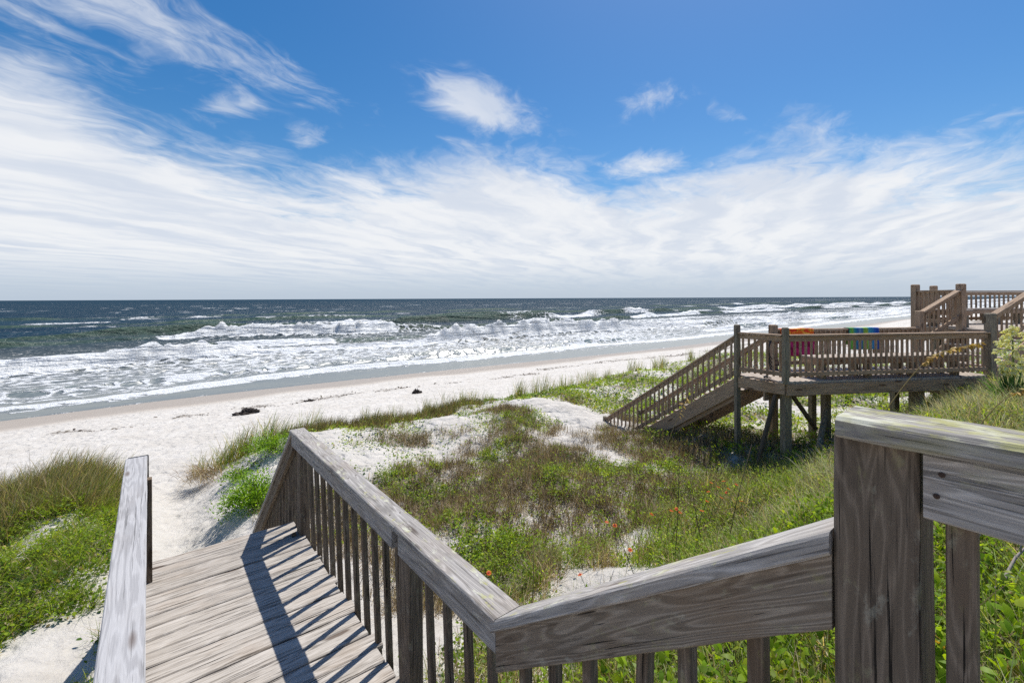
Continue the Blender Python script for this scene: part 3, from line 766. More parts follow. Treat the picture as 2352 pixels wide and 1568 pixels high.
# sloping stair rails
for p0, p1, zt0, zt1 in ((pE, pF, Z(-.38), Z(.17)), (pC, pK, Z(-.40), Z(.17))):
    d = (p1 - p0); d.z = 0; L = d.length; u = d.normalized(); sl = (zt1 - zt0) / L
    upn = tuple(Vector((-u.x * sl, -u.y * sl, 1)))
    board('stair_rail_cap', tops(p0 + u * .05, zt0), tops(p1 - u * .02, zt1), .14, .038, W_NB, nw, up=upn)
    board('upper_rail', tops(p0 + u * .05, zt0 - .07), tops(p1 - u * .04, zt1 - .07), .038, .09, W_NB, nw, up=upn)
    board('lower_rail', tops(p0 + u * .05, zt0 - .68), tops(p1 - u * .04, zt1 - .66), .038, .09, W_NB, nw, up=upn)
    for i in range(8):
        s = .10 + (L - .18) * (i + .5) / 8
        board('baluster', tops(p0 + u * s, zt0 + sl * s - .76), tops(p0 + u * s, zt0 + sl * s - .03), .036, .036, W_NB, nw, up=(1, 0, 0), ch=.003)
nb_post(pF, Z(.31), .14, W_NB); nb_post(pG, Z(.325), .14, W_NB); nb_post(pH, Z(.31), .13, W_NB); nb_post(pK, Z(.31), .14); nb_post(pI, Z(.31), .13, W_NB)
RU = Z(.165) - P2
rail_run(pF, pG, P2, P2, h=RU, inset0=.07, inset1=.07, bside=.02); rail_run(pG, pH, P2, P2, h=RU, inset0=.07, inset1=.07); rail_run(pH, pI, P2, P2, h=RU, inset0=.07, inset1=.07, spacing=.155)
# upper deck boards run the other way round the wider platform
a = UA - .02
while a < 10.6:
    top_b = 3.17 if a > 7.15 else 2.57 + (a - UA) / (7.15 - UA) * .6
    board('plank', nb(a + .068, -.02, P2 - .019), nb(a + .068, top_b, P2 - .019), .135, .038, W_NBD, nw, ch=.004); a += .14
fascia(nb(UA + .02, 2.6, 0), nb(UA + .02, -.02, 0), P2, .2); fascia(nb(UA, 0, 0), nb(10.6, 0, 0), P2)
fascia(pH, pG, P2, .2)
for a, b in ((6.1, .3), (6.1, 2.2), (8.2, .3), (8.2, 2.6), (10.3, .3), (10.3, 2.6)):
    nb_post(nb(a, b, 0), P2 - .05, .14, W_NBG)

# benches
def bench(a0, a1, b0, b1, zd, label):
    c = nb((a0 + a1) / 2, (b0 + b1) / 2, zd)
    t = empty('bench', c, label, 'bench')
    zs = zd + .44; nbd = 3
    for i in range(nbd):
        b = b0 + (b1 - b0) * (i + .5) / nbd
        board('seat_board', nb(a0, b, zs - .019), nb(a1, b, zs - .019), (b1 - b0) / nbd - .006, .038, W_NBD, t, ch=.005)
    for b in (b0 + .02, b1 - .02):
        board('apron', nb(a0 + .01, b, zs - .040 - .055), nb(a1 - .01, b, zs - .040 - .055), .036, .108, W_NB, t)
    for a in (a0 + .03, a1 - .03):
        board('apron', nb(a, b0 + .04, zs - .042 - .055), nb(a, b1 - .04, zs - .042 - .055), .036, .104, W_NB, t)
    n = max(2, int((a1 - a0) / 1.0) + 1)
    for i in range(n):
        a = a0 + .16 + (a1 - a0 - .32) * i / (n - 1)
        for b in (b0 + .07, b1 - .07):
            board('leg', nb(a, b, zd + .002), nb(a, b, zs - .045), .13, .09, W_NBG, t, up=tuple(DA))
    return t
bench(.78, 4.2, .10, .55, P1, 'long wooden bench along the balustrade of the lower deck')
bench(UA + 1.5, 9.8, 2.60, 3.0, P2, 'wooden bench against the seaward rail of the upper deck')
bench(UA + .12, UA + .55, 1.6, 2.45, P2, 'short wooden bench beside the post at the head of the upper steps')

# ------------------------------------------------------------------ towels, hose
def towel_mat(kind):
    m, g, bs, out = new_mat('towel_' + kind)
    uv = g.new('ShaderNodeTexCoord').outputs['Object']
    x, y, z = g.sep(uv)
    if kind == 'floral':
        v2 = g.xyz(g.m('MULTIPLY', x, 9), g.m('MULTIPLY', z, 9), 1.7)
        vo = g.new('ShaderNodeTexVoronoi', feature='F1', voronoi_dimensions='2D'); g.put(vo.inputs['Vector'], v2); vo.inputs['Scale'].default_value = .55
        dx = g.sep(g.vm('SUBTRACT', g.vm('SCALE', v2, .55), vo.outputs['Position']))
        ang = g.m('ARCTAN2', dx[1], dx[0])
        pet = g.m('ADD', .26, g.m('MULTIPLY', g.m('ABSOLUTE', g.m('SINE', g.m('MULTIPLY', ang, 2.5))), .20))
        fl = g.step(g.m('SUBTRACT', vo.outputs['Distance'], pet), -.03, .03, 1, 0)
        vein = g.step(g.m('SINE', g.m('MULTIPLY', ang, 15)), .2, .7)
        lv = g.step(g.noise(v2, .9, 3, .5), .47, .53)
        up_c = g.mix(lv, (.80, .14, .012), (.85, .36, .03)); up_f = g.mix(vein, (.80, .07, .02), (.86, .42, .05))
        dn_c = g.mix(lv, (.30, .010, .07), (.45, .02, .15)); dn_f = g.mix(vein, (.50, .03, .17), (.22, .008, .06))
        cu = g.mix(fl, up_c, up_f); cd = g.mix(fl, dn_c, dn_f)
        c = g.mix(g.step(g.m('ADD', z, g.m('MULTIPLY', g.m('SUBTRACT', g.noise(v2, 1.2, 3, .5), .5), .10)), -.285, -.265), cd, cu)
    else:
        n = g.m('ADD', x, g.m('MULTIPLY', g.m('SUBTRACT', g.noise(g.xyz(g.m('MULTIPLY', x, 40), g.m('MULTIPLY', z, 2), 1), 1, 3, .5), .5), .05))
        cr = g.new('ShaderNodeValToRGB'); g.put(cr.inputs[0], g.m('DIVIDE', n, .78))
        e = cr.color_ramp.elements
        cols = [(0, (.02, .10, .20)), (.06, (.10, .42, .10)), (.13, (.20, .45, .04)), (.20, (.03, .30, .32)), (.30, (.02, .12, .36)), (.38, (.16, .30, .45)), (.46, (.03, .14, .34)),
                (.52, (.22, .42, .05)), (.62, (.30, .46, .06)), (.68, (.04, .32, .42)), (.80, (.03, .25, .48)), (.90, (.012, .10, .46)), (1, (.01, .07, .40))]
        e[0].position, e[0].color = cols[0][0], cols[0][1] + (1,); e[1].position, e[1].color = 1.0, cols[-1][1] + (1,)
        for p, q in cols[1:-1]: k = e.new(p); k.color = q + (1,)
        c = cr.outputs[0]
    g.put(bs.inputs['Base Color'], c); bs.inputs['Roughness'].default_value = .95; bs.inputs['Specular IOR Level'].default_value = .05
    bs.inputs['Sheen Weight'].default_value = .25
    g.put(bs.inputs['Normal'], g.bump(g.noise(uv, 260, 2, .5), .4, .004))
    return m
def towel(name, a0, wid, front, back, label, kind, seed):
    """cloth draped over the far rail of the lower deck; local x along the rail, z down from the cap"""
    R = np.random.default_rng(seed)
    zc = P1 + RH + .004; hw = .072
    prof = []
    for t in np.linspace(-front, 0, 14): prof.append((-hw, t))
    for t in np.linspace(-.05, .05, 5): prof.append((t, .006))
    for t in np.linspace(0, -back, 9): prof.append((hw, t))
    nx = 22; V = []
    ph = R.uniform(0, 6)
    for i, (b, z) in enumerate(prof):
        for j in range(nx):
            x = wid * j / (nx - 1); dep = min(1, max(0, -z) / .25)
            wv = .014 * math.sin(x * 17 + ph) * dep + .008 * math.sin(x * 41 + ph * 2) * dep
            V.append((x + .01 * dep * math.sin(z * 9 + ph), b + wv * (1) + (-.006 if b < 0 else .006) * dep, z + .004 * math.sin(x * 13)))
    nr = len(prof)
    F = [(i * nx + j, i * nx + j + 1, (i + 1) * nx + j + 1, (i + 1) * nx + j) for i in range(nr - 1) for j in range(nx - 1)]
    me = bpy.data.meshes.new(name); me.from_pydata(V, [], F); me.materials.append(towel_mat(kind))
    for p in me.polygons: p.use_smooth = True
    o = link(name, me); mo = o.modifiers.new('thickness', 'SOLIDIFY'); mo.thickness = .006; mo.offset = 0
    p = nb(a0, WD, zc); o.matrix_basis = Matrix.Translation(p) @ Matrix((DA, DN, UPV)).transposed().to_4x4()
    return tag(o, label, 'towel')
towel('beach_towel', .98, .84, .62, .35, 'orange and magenta flowered beach towel hung over the deck rail', 'floral', 1)
towel('beach_towel', 2.72, .80, .50, .40, 'blue and green striped beach towel hung over the deck rail', 'stripes', 2)

def tube(pts, r, n=6, closed=False):
    pts = [Vector(p) for p in pts]; V, F = [], []
    N = len(pts)
    for i, p in enumerate(pts):
        a = pts[max(i - 1, 0)]; b = pts[min(i + 1, N - 1)]
        t = (b - a).normalized(); s = t.cross(Vector((.13, .27, .95))); s.normalize(); q = t.cross(s)
        rr = r[i] if hasattr(r, '__len__') else r
        for k in range(n): V.append(p + s * rr * math.cos(6.2832 * k / n) + q * rr * math.sin(6.2832 * k / n))
    for i in range(N - 1):
        for k in range(n): F.append((i * n + k, i * n + (k + 1) % n, (i + 1) * n + (k + 1) % n, (i + 1) * n + k))
    F.append(tuple(range(n - 1, -1, -1))); F.append(tuple((N - 1) * n + k for k in range(n)))
    return V, F
def mesh_from(name, V, F, mat, smooth=True):
    me = bpy.data.meshes.new(name); me.from_pydata([tuple(v) for v in V], [], F); me.materials.append(mat)
    if smooth:
        for p in me.polygons: p.use_smooth = True
    me.update(); return me
M_HOSE = plain('black_rubber', (.02, .022, .025), .45, .4)
M_GREY = plain('grey_plastic', (.22, .22, .21), .6)
hz = P1 + .70; hc = pD + Vector((-.10, -.16, 0)) + DA * -.05
hh = empty('hose_hanger', (hc.x, hc.y, hz), 'grey hose hanger with coiled black hose on the stair head post', 'hose')
HX = (DA * .9 - DN * .1).normalized()
for k in range(4):
    pts = []
    ra, rb = .19 + .015 * k, .27 + .05 * k
    for i in range(41):
        t = 2 * math.pi * i / 40 + .3 * k
        pts.append(HX * (ra * math.sin(t)) - DN * (.015 * k + .012 * math.sin(3 * t)) + Vector((0, 0, rb * math.cos(t) - rb + .06)))
    V, F = tube(pts, .011, 6); link('hose_loop', mesh_from('hose_loop', V, F, M_HOSE), hh)
V, F = tube([HX * .05 + Vector((0, 0, -.45)), HX * .28 + Vector((0, 0, -.55)), HX * .30 + Vector((0, 0, -.65)), HX * .12 - DN * .15 + Vector((0, 0, -.69)), HX * -.2 - DN * .3 + Vector((0, 0, -.69))], .011)
link('hose_end', mesh_from('hose_end', V, F, M_HOSE), hh)
o = board('hanger_plate', Vector((hc.x, hc.y, hz)) - HX * .2 + DN * .03, Vector((hc.x, hc.y, hz)) + HX * .12 + DN * .03, .06, .11, M_GREY, hh)
spn = empty('hose_nozzle', nb(-.10, .42, P1), 'small black hose nozzle lying on the deck by the chamfered corner', 'nozzle')
V, F = tube([(-.09, 0, .03), (-.03, .01, .035), (.03, 0, .04), (.09, .02, .03)], [.018, .022, .016, .028], 8); link('barrel', mesh_from('barrel', V, F, M_HOSE), spn)
V, F = tube([(0, 0, .03), (.01, -.05, .02), (.03, -.09, .015)], [.014, .012, .01], 6); link('grip', mesh_from('grip', V, F, M_HOSE), spn)

# ------------------------------------------------------------------ vegetation
class Bag:
    """collects blades and leaves as numpy arrays; one mesh at the end"""
    def __init__(s): s.v, s.l, s.f, s.c, s.n = [], [], [], [], 0
    def add(s, V, loops, sizes, col):
        s.v.append(V.reshape(-1, 3)); s.l.append(loops.ravel() + s.n); s.f.append(sizes); s.c.append(col.reshape(-1, 3)); s.n += V.reshape(-1, 3).shape[0]
    def mesh(s, name, mat):
        return np_mesh(name, np.concatenate(s.v), np.concatenate(s.f), np.concatenate(s.l), mat, col=np.concatenate(s.c))
    def blades(s, P, az, L, W, lean, curve, col, segs=3, tipcol=None, R=RNG):
        N = len(P)
        if N == 0: return
        L = np.broadcast_to(L, (N,)); W = np.broadcast_to(W, (N,))
        lv = np.linspace(0, 1, segs + 1)
        h = np.stack([np.sin(az), np.cos(az)], -1)
        tw = R.uniform(-1.2, 1.2, N); sd = np.stack([np.cos(az + tw), -np.sin(az + tw), np.zeros(N)], -1)
        pos = P.astype(float).copy(); C = [pos.copy()]
        for i in range(segs):
            th = lean + curve * (lv[i] + lv[i + 1]) / 2
            stp = (L / segs)[:, None]
            pos = pos + np.concatenate([h * np.sin(th)[:, None], np.cos(th)[:, None]], 1) * stp; C.append(pos.copy())
        V = []; cc = []
        tc = col if tipcol is None else tipcol
        for i in range(segs):
            w = (W * (1 - lv[i] ** 1.6 * .75))[:, None] / 2
            V += [C[i] - sd * w, C[i] + sd * w]; k = lv[i]; kk = col * (1 - k) + tc * k; cc += [kk, kk]
        V.append(C[-1]); cc.append(tc)
        V = np.stack(V, 1); cc = np.stack(cc, 1); nv = 2 * segs + 1
        base = (np.arange(N) * nv)[:, None]
        lo = []; sz = []
        for i in range(segs - 1): lo += [2 * i, 2 * i + 1, 2 * i + 3, 2 * i + 2]; sz.append(4)
        i = segs - 1; lo += [2 * i, 2 * i + 1, 2 * i + 2]; sz.append(3)
        s.add(V, base + np.array(lo)[None], np.tile(sz, N), cc)
    def leaves(s, P, az, pitch, L, asp, col, fold=.25, R=RNG, rnd=False):
        """leaf from its base P, heading az, pitched up by pitch; folded along the midrib"""
        N = len(P)
        if N == 0: return
        L = np.broadcast_to(L, (N,))
        f = np.stack([np.sin(az) * np.cos(pitch), np.cos(az) * np.cos(pitch), np.sin(pitch)], -1)
        roll = R.normal(0, .45, N)
        s0 = np.stack([np.cos(az), -np.sin(az), np.zeros(N)], -1); u0 = np.cross(s0, f)
        sd = s0 * np.cos(roll)[:, None] + u0 * np.sin(roll)[:, None]; up = np.cross(sd, f)
        l = L[:, None]; w = l * asp
        pts = [(0, 0), (.38, .5), (.38, -.5), (.75, .42), (.75, -.42), (1, 0)] if rnd else [(0, 0), (.32, .5), (.32, -.5), (.68, .36), (.68, -.36), (1, 0)]
        V = [P + f * l * a + sd * w * b + up * (w * abs(b) * fold - l * .18 * a * a) for a, b in pts]
        V = np.stack(V, 1); base = (np.arange(N) * 6)[:, None]
        lo = np.array([0, 2, 1, 2, 4, 3, 1, 4, 5, 3])
        s.add(V, base + lo[None], np.tile([3, 4, 3], N), np.repeat(col[:, None], 6, 1))
def pick(N, pal, jit=.18, R=RNG):
    pal = np.array(pal, float); c = pal[R.integers(0, len(pal), N)]
    return np.clip(c * R.uniform(1 - jit, 1 + jit, (N, 1)) * R.uniform(.94, 1.06, (N, 3)), 0, 1)
G_LUSH = [(.18, .28, .018), (.225, .325, .02), (.13, .215, .018), (.30, .38, .03), (.26, .32, .022)]
G_DARK = [(.055, .115, .017), (.075, .135, .02), (.05, .095, .016), (.09, .155, .022)]
G_GRASS = [(.17, .205, .045), (.14, .18, .04), (.22, .235, .07), (.115, .15, .035)]
G_SILV = [(.30, .33, .18), (.38, .40, .25), (.24, .28, .12), (.44, .43, .29)]
STRAW = [(.36, .275, .16), (.44, .35, .22), (.27, .20, .12), (.50, .42, .28)]
DEAD = [(.12, .085, .055), (.085, .06, .04), (.16, .115, .075), (.20, .155, .11)]

def scatter(n, x0, x1, y0, y1):
    x = RNG.uniform(x0, x1, n); y = RNG.uniform(y0, y1, n)
    k = clear_of_decks(x, y) & (y < veg_edge(x) + .3) & (path_clear(x, y) > -.05)
    return x[k], y[k]
def keep(x, y, p):
    k = RNG.random(len(x)) < p; return x[k], y[k]
def P3(x, y, dz=0.): return np.stack([x, y, ground(x, y) + dz], -1)

def brown_patch(x, y):                    # 1 where dead stalks dominate on the middle slope
    return sst(fbm(x * .85 + 20, y * .85 + 70, 3), .41, .53) * sst(y, 3.2, 4.6) * sst(y, 11.5, 10.0) * (x > 1.3) * sst(x, 12, 10)
def dens_keep(x, y, k=1.0, bias=0., green=True):
    p = sst(lush(x, y) + bias + (bare(x, y) - .5) * 2.6, .36, .80) * k
    if green: p = p * (1 - .72 * brown_patch(x, y))
    return keep(x, y, p)

# 1 creeping leafy cover
def creeper():
    b = Bag()
    for (n, x0, x1, y0, y1, ls) in ((36000, 1.2, 9, -.8, 5.2, .038), (60000, 1.2, 12, 5.0, 16, .046), (42000, 9.5, 34, 1.0, 18, .085), (26000, -2.6, -.1, 2.0, 13.4, .045)):
        x, y = scatter(n, x0, x1, y0, y1); x, y = dens_keep(x, y, np.where((y > 9) & (x > 1.3) & (x < 11), .62, .95), .05 + .50 * (y > 9) * (x > 1.3))
        # bunch the leaves into small runners
        q = RNG.normal(0, .05, (len(x), 2)); x = np.round(x / .16) * .16 * .35 + x * .65 + q[:, 0]; y = y + q[:, 1]
        k = clear_of_decks(x, y) & (path_clear(x, y) > -.1); x, y = x[k], y[k]
        N = len(x); P = P3(x, y, 0) ; P[:, 2] += RNG.random(N) ** 1.5 * (.05 + .10 * np.clip(lush(x, y), 0, 1))
        nz = fbm(x * .9 + 4, y * .9, 3)
        c = np.where((nz > .5)[:, None], pick(N, G_LUSH), pick(N, G_DARK + G_LUSH[:2]))
        dead = RNG.random(N) < .10; c[dead] = pick(dead.sum(), STRAW + [(.30, .26, .04)])
        b.leaves(P, RNG.uniform(0, 6.28, N), RNG.normal(.35, .4, N), ls * RNG.uniform(.6, 1.35, N), .72, c, rnd=True)
    o = link('creeping_vines', b.mesh('creeping_vines', M_LEAF)); tag(o, 'low creeping green vine leaves spread over the sandy dune', 'vines', kind='stuff')
creeper()
# 2 upright leafy herbs: leaf tufts on stems
def herbs():
    b = Bag(); bs_ = Bag()
    for (n, x0, x1, y0, y1, hmin, hmax, ls, m) in ((1900, 1.3, 9, -.5, 5.4, .12, .32, .036, 34), (2300, 1.3, 11, 4.5, 10, .08, .20, .036, 26), (1100, 8.5, 22, 1, 12, .1, .3, .065, 22), (620, -2.2, -.3, 3, 12, .1, .25, .038, 28)):
        x, y = scatter(n, x0, x1, y0, y1); x, y = dens_keep(x, y, .9, .0)
        for i in range(1):
            N = len(x); h = RNG.uniform(hmin, hmax, N)
            X = np.repeat(x, m); Y = np.repeat(y, m); Hh = np.repeat(h, m); M = len(X)
            t = RNG.random(M) ** .6; rr = Hh * .55 * np.sqrt(RNG.random(M)) * (.4 + t); aa = RNG.uniform(0, 6.28, M)
            P = P3(X, Y); P[:, 0] += rr * np.cos(aa); P[:, 1] += rr * np.sin(aa); P[:, 2] += Hh * t
            tone = np.repeat(RNG.uniform(.75, 1.3, N), m)[:, None]
            c = np.clip(pick(M, G_LUSH + [(.16, .24, .03)]) * tone, 0, 1)
            b.leaves(P, math.pi / 2 - aa + RNG.normal(0, .5, M), RNG.normal(.6, .4, M), ls * 1.2 * RNG.uniform(.6, 1.2, M), .45, c)
            ns = 7; X = np.repeat(x, ns); Y = np.repeat(y, ns); K = len(X)
            bs_.blades(P3(X, Y), RNG.uniform(0, 6.28, K), np.repeat(h, ns) * RNG.uniform(.8, 1.1, K), .004, RNG.uniform(.05, .45, K), RNG.uniform(-.1, .3, K), pick(K, [(.10, .10, .03), (.14, .09, .04)]), segs=2)
    o = link('leafy_herbs', b.mesh('leafy_herbs', M_LEAF)); tag(o, 'bright green leafy herbs filling the dune slope', 'herbs', kind='stuff')
    o = link('herb_stems', bs_.mesh('herb_stems', M_STRAW)); tag(o, 'thin brown stems among the green dune herbs', 'stems', kind='stuff')
herbs()
# 3 grass: clumps of arching blades
def grass():
    b = Bag()
    spec = ((2100, 1.35, 9.5, -.9, 4.2, 26, .22, .55, .0062, .30, 1.5, 'mix', 0.1),       # near bank
            (1500, 5.0, 13.5, -1.6, 2.4, 30, .28, .62, .0070, .30, 1.6, 'silver', .3),      # silvery grass before the neighbour's deck
            (1500, 1.4, 11, 4.0, 10.5, 20, .12, .32, .0065, .25, .9, 'mix', -.15),
            (700, 10, 30, 1.5, 15, 20, .2, .45, .012, .25, 1.0, 'green', .0),
            (1300, -2.4, -.25, 2.0, 11.5, 26, .2, .5, .0065, .35, 1.5, 'green', .0),
            (300, -2.6, -.45, 10.2, 13.2, 46, .35, .75, .008, .12, .8, 'edge', .6),
            (1300, 2.6, 9.8, 11.0, 16.5, 30, .2, .5, .010, .12, .6, 'brownedge', .45))
    for (n, x0, x1, y0, y1, m, l0, l1, w, lean, cur, kind, bias) in spec:
        x, y = scatter(n, x0, x1, y0, y1)
        if kind == 'brownedge':
            k = np.abs(y - veg_edge(x) + .9) < 1.3; x, y = x[k], y[k]
        x, y = dens_keep(x, y, .95, bias)
        N = len(x); X = np.repeat(x, m) + RNG.normal(0, .05, N * m); Y = np.repeat(y, m) + RNG.normal(0, .05, N * m)
        k = clear_of_decks(X, Y) & (path_clear(X, Y) > -.1)
        M = len(X); L = np.repeat(RNG.uniform(l0, l1, N), m) * RNG.uniform(.5, 1.1, M)
        az = RNG.uniform(0, 6.28, M)
        wind = 1.35                                        # blown towards the right along the beach
        az = np.where(RNG.random(M) < (.75 if 'edge' in kind else .35), wind + RNG.normal(0, .5, M), az)
        if kind == 'silver': c = pick(M, G_SILV + STRAW[:2])
        elif kind == 'green': c = pick(M, G_GRASS + G_LUSH + STRAW[:1])
        elif kind == 'edge': c = pick(M, G_GRASS + STRAW + DEAD[2:])
        elif kind == 'brownedge': c = pick(M, G_GRASS[:2] + DEAD + STRAW[:1])
        else:
            tone = np.repeat(RNG.random(N), m); c = np.where((tone < .42)[:, None], pick(M, STRAW + DEAD[2:]), pick(M, G_GRASS + G_LUSH[:2] + G_SILV[:1]))
        tip = np.clip(c * RNG.uniform(.9, 1.5, (M, 1)), 0, 1)
        X, Y, az, L, c, tip = X[k], Y[k], az[k], L[k], c[k], tip[k]; M = len(X)
        b.blades(P3(X, Y, -.02), az, L, w * RNG.uniform(.6, 1.2, M), np.abs(RNG.normal(lean, .22, M)), RNG.uniform(.2, 1, M) * cur, c, segs=4 if y0 < 3 else 3, tipcol=tip)
    o = link('dune_grass', b.mesh('dune_grass', M_BLADE)); tag(o, 'green and straw coloured dune grass over the sandy slope', 'grass', kind='stuff')
grass()
# 4 dead stalks and straw litter
def litter():
    b = Bag()
    for (n, x0, x1, y0, y1, m, L0, w, bias) in ((5200, 1.4, 11.0, 3.6, 11.2, 32, .22, .008, .25), (900, 1.4, 8, -.5, 4.5, 24, .28, .005, -.1), (700, 2.6, 10.5, 10.0, 15.2, 26, .20, .009, .12), (170, -2.4, -.35, 10.6, 12.8, 60, .32, .007, .5), (180, 10.5, 24, 5, 15, 22, .2, .012, -.2)):
        x, y = scatter(n, x0, x1, y0, y1); k = (brown_patch(x, y) > .3) | (RNG.random(len(x)) < .35); x, y = x[k], y[k]; x, y = dens_keep(x, y, .95, bias, False)
        N = len(x); X = np.repeat(x, m) + RNG.normal(0, .075, N * m); Y = np.repeat(y, m) + RNG.normal(0, .075, N * m)
        k = clear_of_decks(X, Y) & (path_clear(X, Y) > -.05); X, Y = X[k], Y[k]; M = len(X)
        flat = RNG.random(M) < .4
        lean = np.where(flat, RNG.uniform(1.0, 1.5, M), np.abs(RNG.normal(.25, .3, M)))
        b.blades(P3(X, Y, .01), RNG.uniform(0, 6.28, M), L0 * RNG.uniform(.4, 1.3, M), w * RNG.uniform(.5, 1.1, M), lean, RNG.uniform(-.3, .9, M), np.where((RNG.random(M) < .55)[:, None], pick(M, DEAD), pick(M, STRAW)), segs=2)
    o = link('dry_stubble', b.mesh('dry_stubble', M_STRAW)); tag(o, 'dead brown grass stubble and dry stalks between the dune plants', 'dry grass', kind='stuff')
litter()
# 5 big oval leaves on the bank beside the near post
def broadleaf():
    b = Bag(); st_ = Bag()
    n = 900; x, y = scatter(n, 1.32, 5.6, -1.6, 1.7)
    k = (bare(x, y) > .33); x, y = x[k], y[k]; N = len(x); m = 10
    h = RNG.uniform(.10, .30, N)
    X = np.repeat(x, m); Y = np.repeat(y, m); H = np.repeat(h, m); M = len(X); t = RNG.random(M); a = RNG.uniform(0, 6.28, M)
    P = P3(X, Y); r = .06 * RNG.random(M) + .02; P[:, 0] += r * np.cos(a); P[:, 1] += r * np.sin(a); P[:, 2] += .03 + H * t
    c = pick(M, [(.20, .31, .015), (.16, .26, .013), (.28, .38, .02), (.115, .20, .012)]); d = RNG.random(M) < .03; c[d] = pick(d.sum(), [(.40, .24, .02), (.30, .20, .03)])
    b.leaves(P, math.pi / 2 - a, RNG.normal(.75, .35, M), 0.068 * RNG.uniform(.65, 1.15, M), .46, c, fold=.35, rnd=True)
    st_.blades(P3(x, y), RNG.uniform(0, 6.28, N), h, .006, RNG.uniform(0, .3, N), RNG.uniform(0, .3, N), pick(N, [(.14, .12, .04)]), segs=2)
    o = link('broad_leaves', b.mesh('broad_leaves', M_LEAF)); tag(o, 'glossy oval green leaves crowding the bank beside the big rail post', 'leaves', kind='stuff')
    o = link('broadleaf_stems', st_.mesh('broadleaf_stems', M_STRAW)); tag(o, 'short stems under the oval leaves by the big rail post', 'stems', kind='stuff')
broadleaf()

# ------------------------------------------------------------------ single plants
def grass_tuft(seed, n, L0, L1, w, lean, cur, pal, spread=.10, wind=1.35):
    R = np.random.default_rng(seed); b = Bag()
    P = np.stack([R.normal(0, spread, n), R.normal(0, spread, n), np.full(n, -.04)], -1)
    az = np.where(R.random(n) < .7, wind + R.normal(0, .45, n), R.uniform(0, 6.28, n))
    c = pick(n, pal, R=R)
    b.blades(P, az, R.uniform(L0, L1, n), w * R.uniform(.6, 1.2, n), np.abs(R.normal(lean, .15, n)), R.uniform(.3, 1, n) * cur, c, segs=4, tipcol=np.clip(c * 1.3, 0, 1), R=R)
    return b.mesh('grass_tuft', M_BLADE)
tv = [grass_tuft(100 + i, 75, .35, .85, .012, .14, .75, G_GRASS + STRAW[:2] + G_LUSH[:1], .11) for i in range(5)]
R_ = random.Random(3)
spots = []
for i in range(46):                                        # along the foot of the dune
    x = 3.2 + 27 * (i / 46.) ** 1.25 + R_.uniform(-.3, .3); e = float(veg_edge(np.array([x]))[0]); spots.append((x, e + R_.uniform(-1.0, .5)))
for i in range(9): spots.append((R_.uniform(.9, 2.6), 13.3 + R_.uniform(-.3, .6)))
for x, y in spots:
    o = bpy.data.objects.new('dune_grass_tuft', R_.choice(tv)); COL.objects.link(o)
    o.location = (x, y, float(ground(x, y))); o.rotation_euler = (0, 0, R_.uniform(-.4, .4)); s = R_.uniform(.7, 1.3); o.scale = (s, s, s * R_.uniform(.85, 1.1))
    lb = ('short dune grass tuft on the pale sand beside the drooping rusty tussock' if x < 3.0 else 'brown green dune grass tuft in the thick fringe seaward of the landing rail' if x < 9 else
          'upright wind-bent grass tuft on bare sand by the creeper hummock' if x < 17 else 'grass tuft in the green row beyond the foot of the long stair')
    tag(o, lb, 'grass tuft', 'dune grass tufts: ' + ('by the tussock' if x < 3.0 else 'thick fringe' if x < 9 else 'by the hummock' if x < 17 else 'beyond the stair'))
tl = [grass_tuft(200 + i, 110, .35, .85, .010, .12, .95, G_GRASS + STRAW + DEAD[2:], .15) for i in range(4)]
for i in range(15):
    x = -.55 - 2.0 * i / 15 + R_.uniform(-.1, .1); y = 12.6 + R_.uniform(-.7, .5)
    o = bpy.data.objects.new('dune_grass_tuft', tl[i % 4]); COL.objects.link(o); o.location = (x, y, float(ground(x, y))); s = R_.uniform(.8, 1.15); o.scale = (s, s, s); o.rotation_euler = (0, 0, R_.uniform(-.3, .3))
    tag(o, 'tall brown green dune grass tuft on the bank across the path from the round shrubs', 'grass tuft', 'tall grass tufts on the bank beside the pale rail')
# overhanging tussock on the corner of the bank
def tussock():
    R = np.random.default_rng(31); b = Bag(); n = 420
    P = np.stack([R.normal(0, .18, n), R.normal(0, .25, n), R.uniform(-.05, .1, n)], -1)
    c = pick(n, STRAW + DEAD + [(.22, .13, .06)], R=R)
    b.blades(P, R.normal(-1.9, .7, n), R.uniform(.25, .6, n), .009, np.abs(R.normal(.6, .3, n)), R.uniform(.8, 1.9, n), c, segs=4, R=R)
    return b.mesh('tussock', M_STRAW)
x, y = 1.0, 12.6; o = link('grass_tussock', tussock(), loc=(x, y, float(ground(1.5, 12.7)) - .02)); tag(o, 'drooping rusty brown grass tussock overhanging the corner of the sand path', 'tussock')
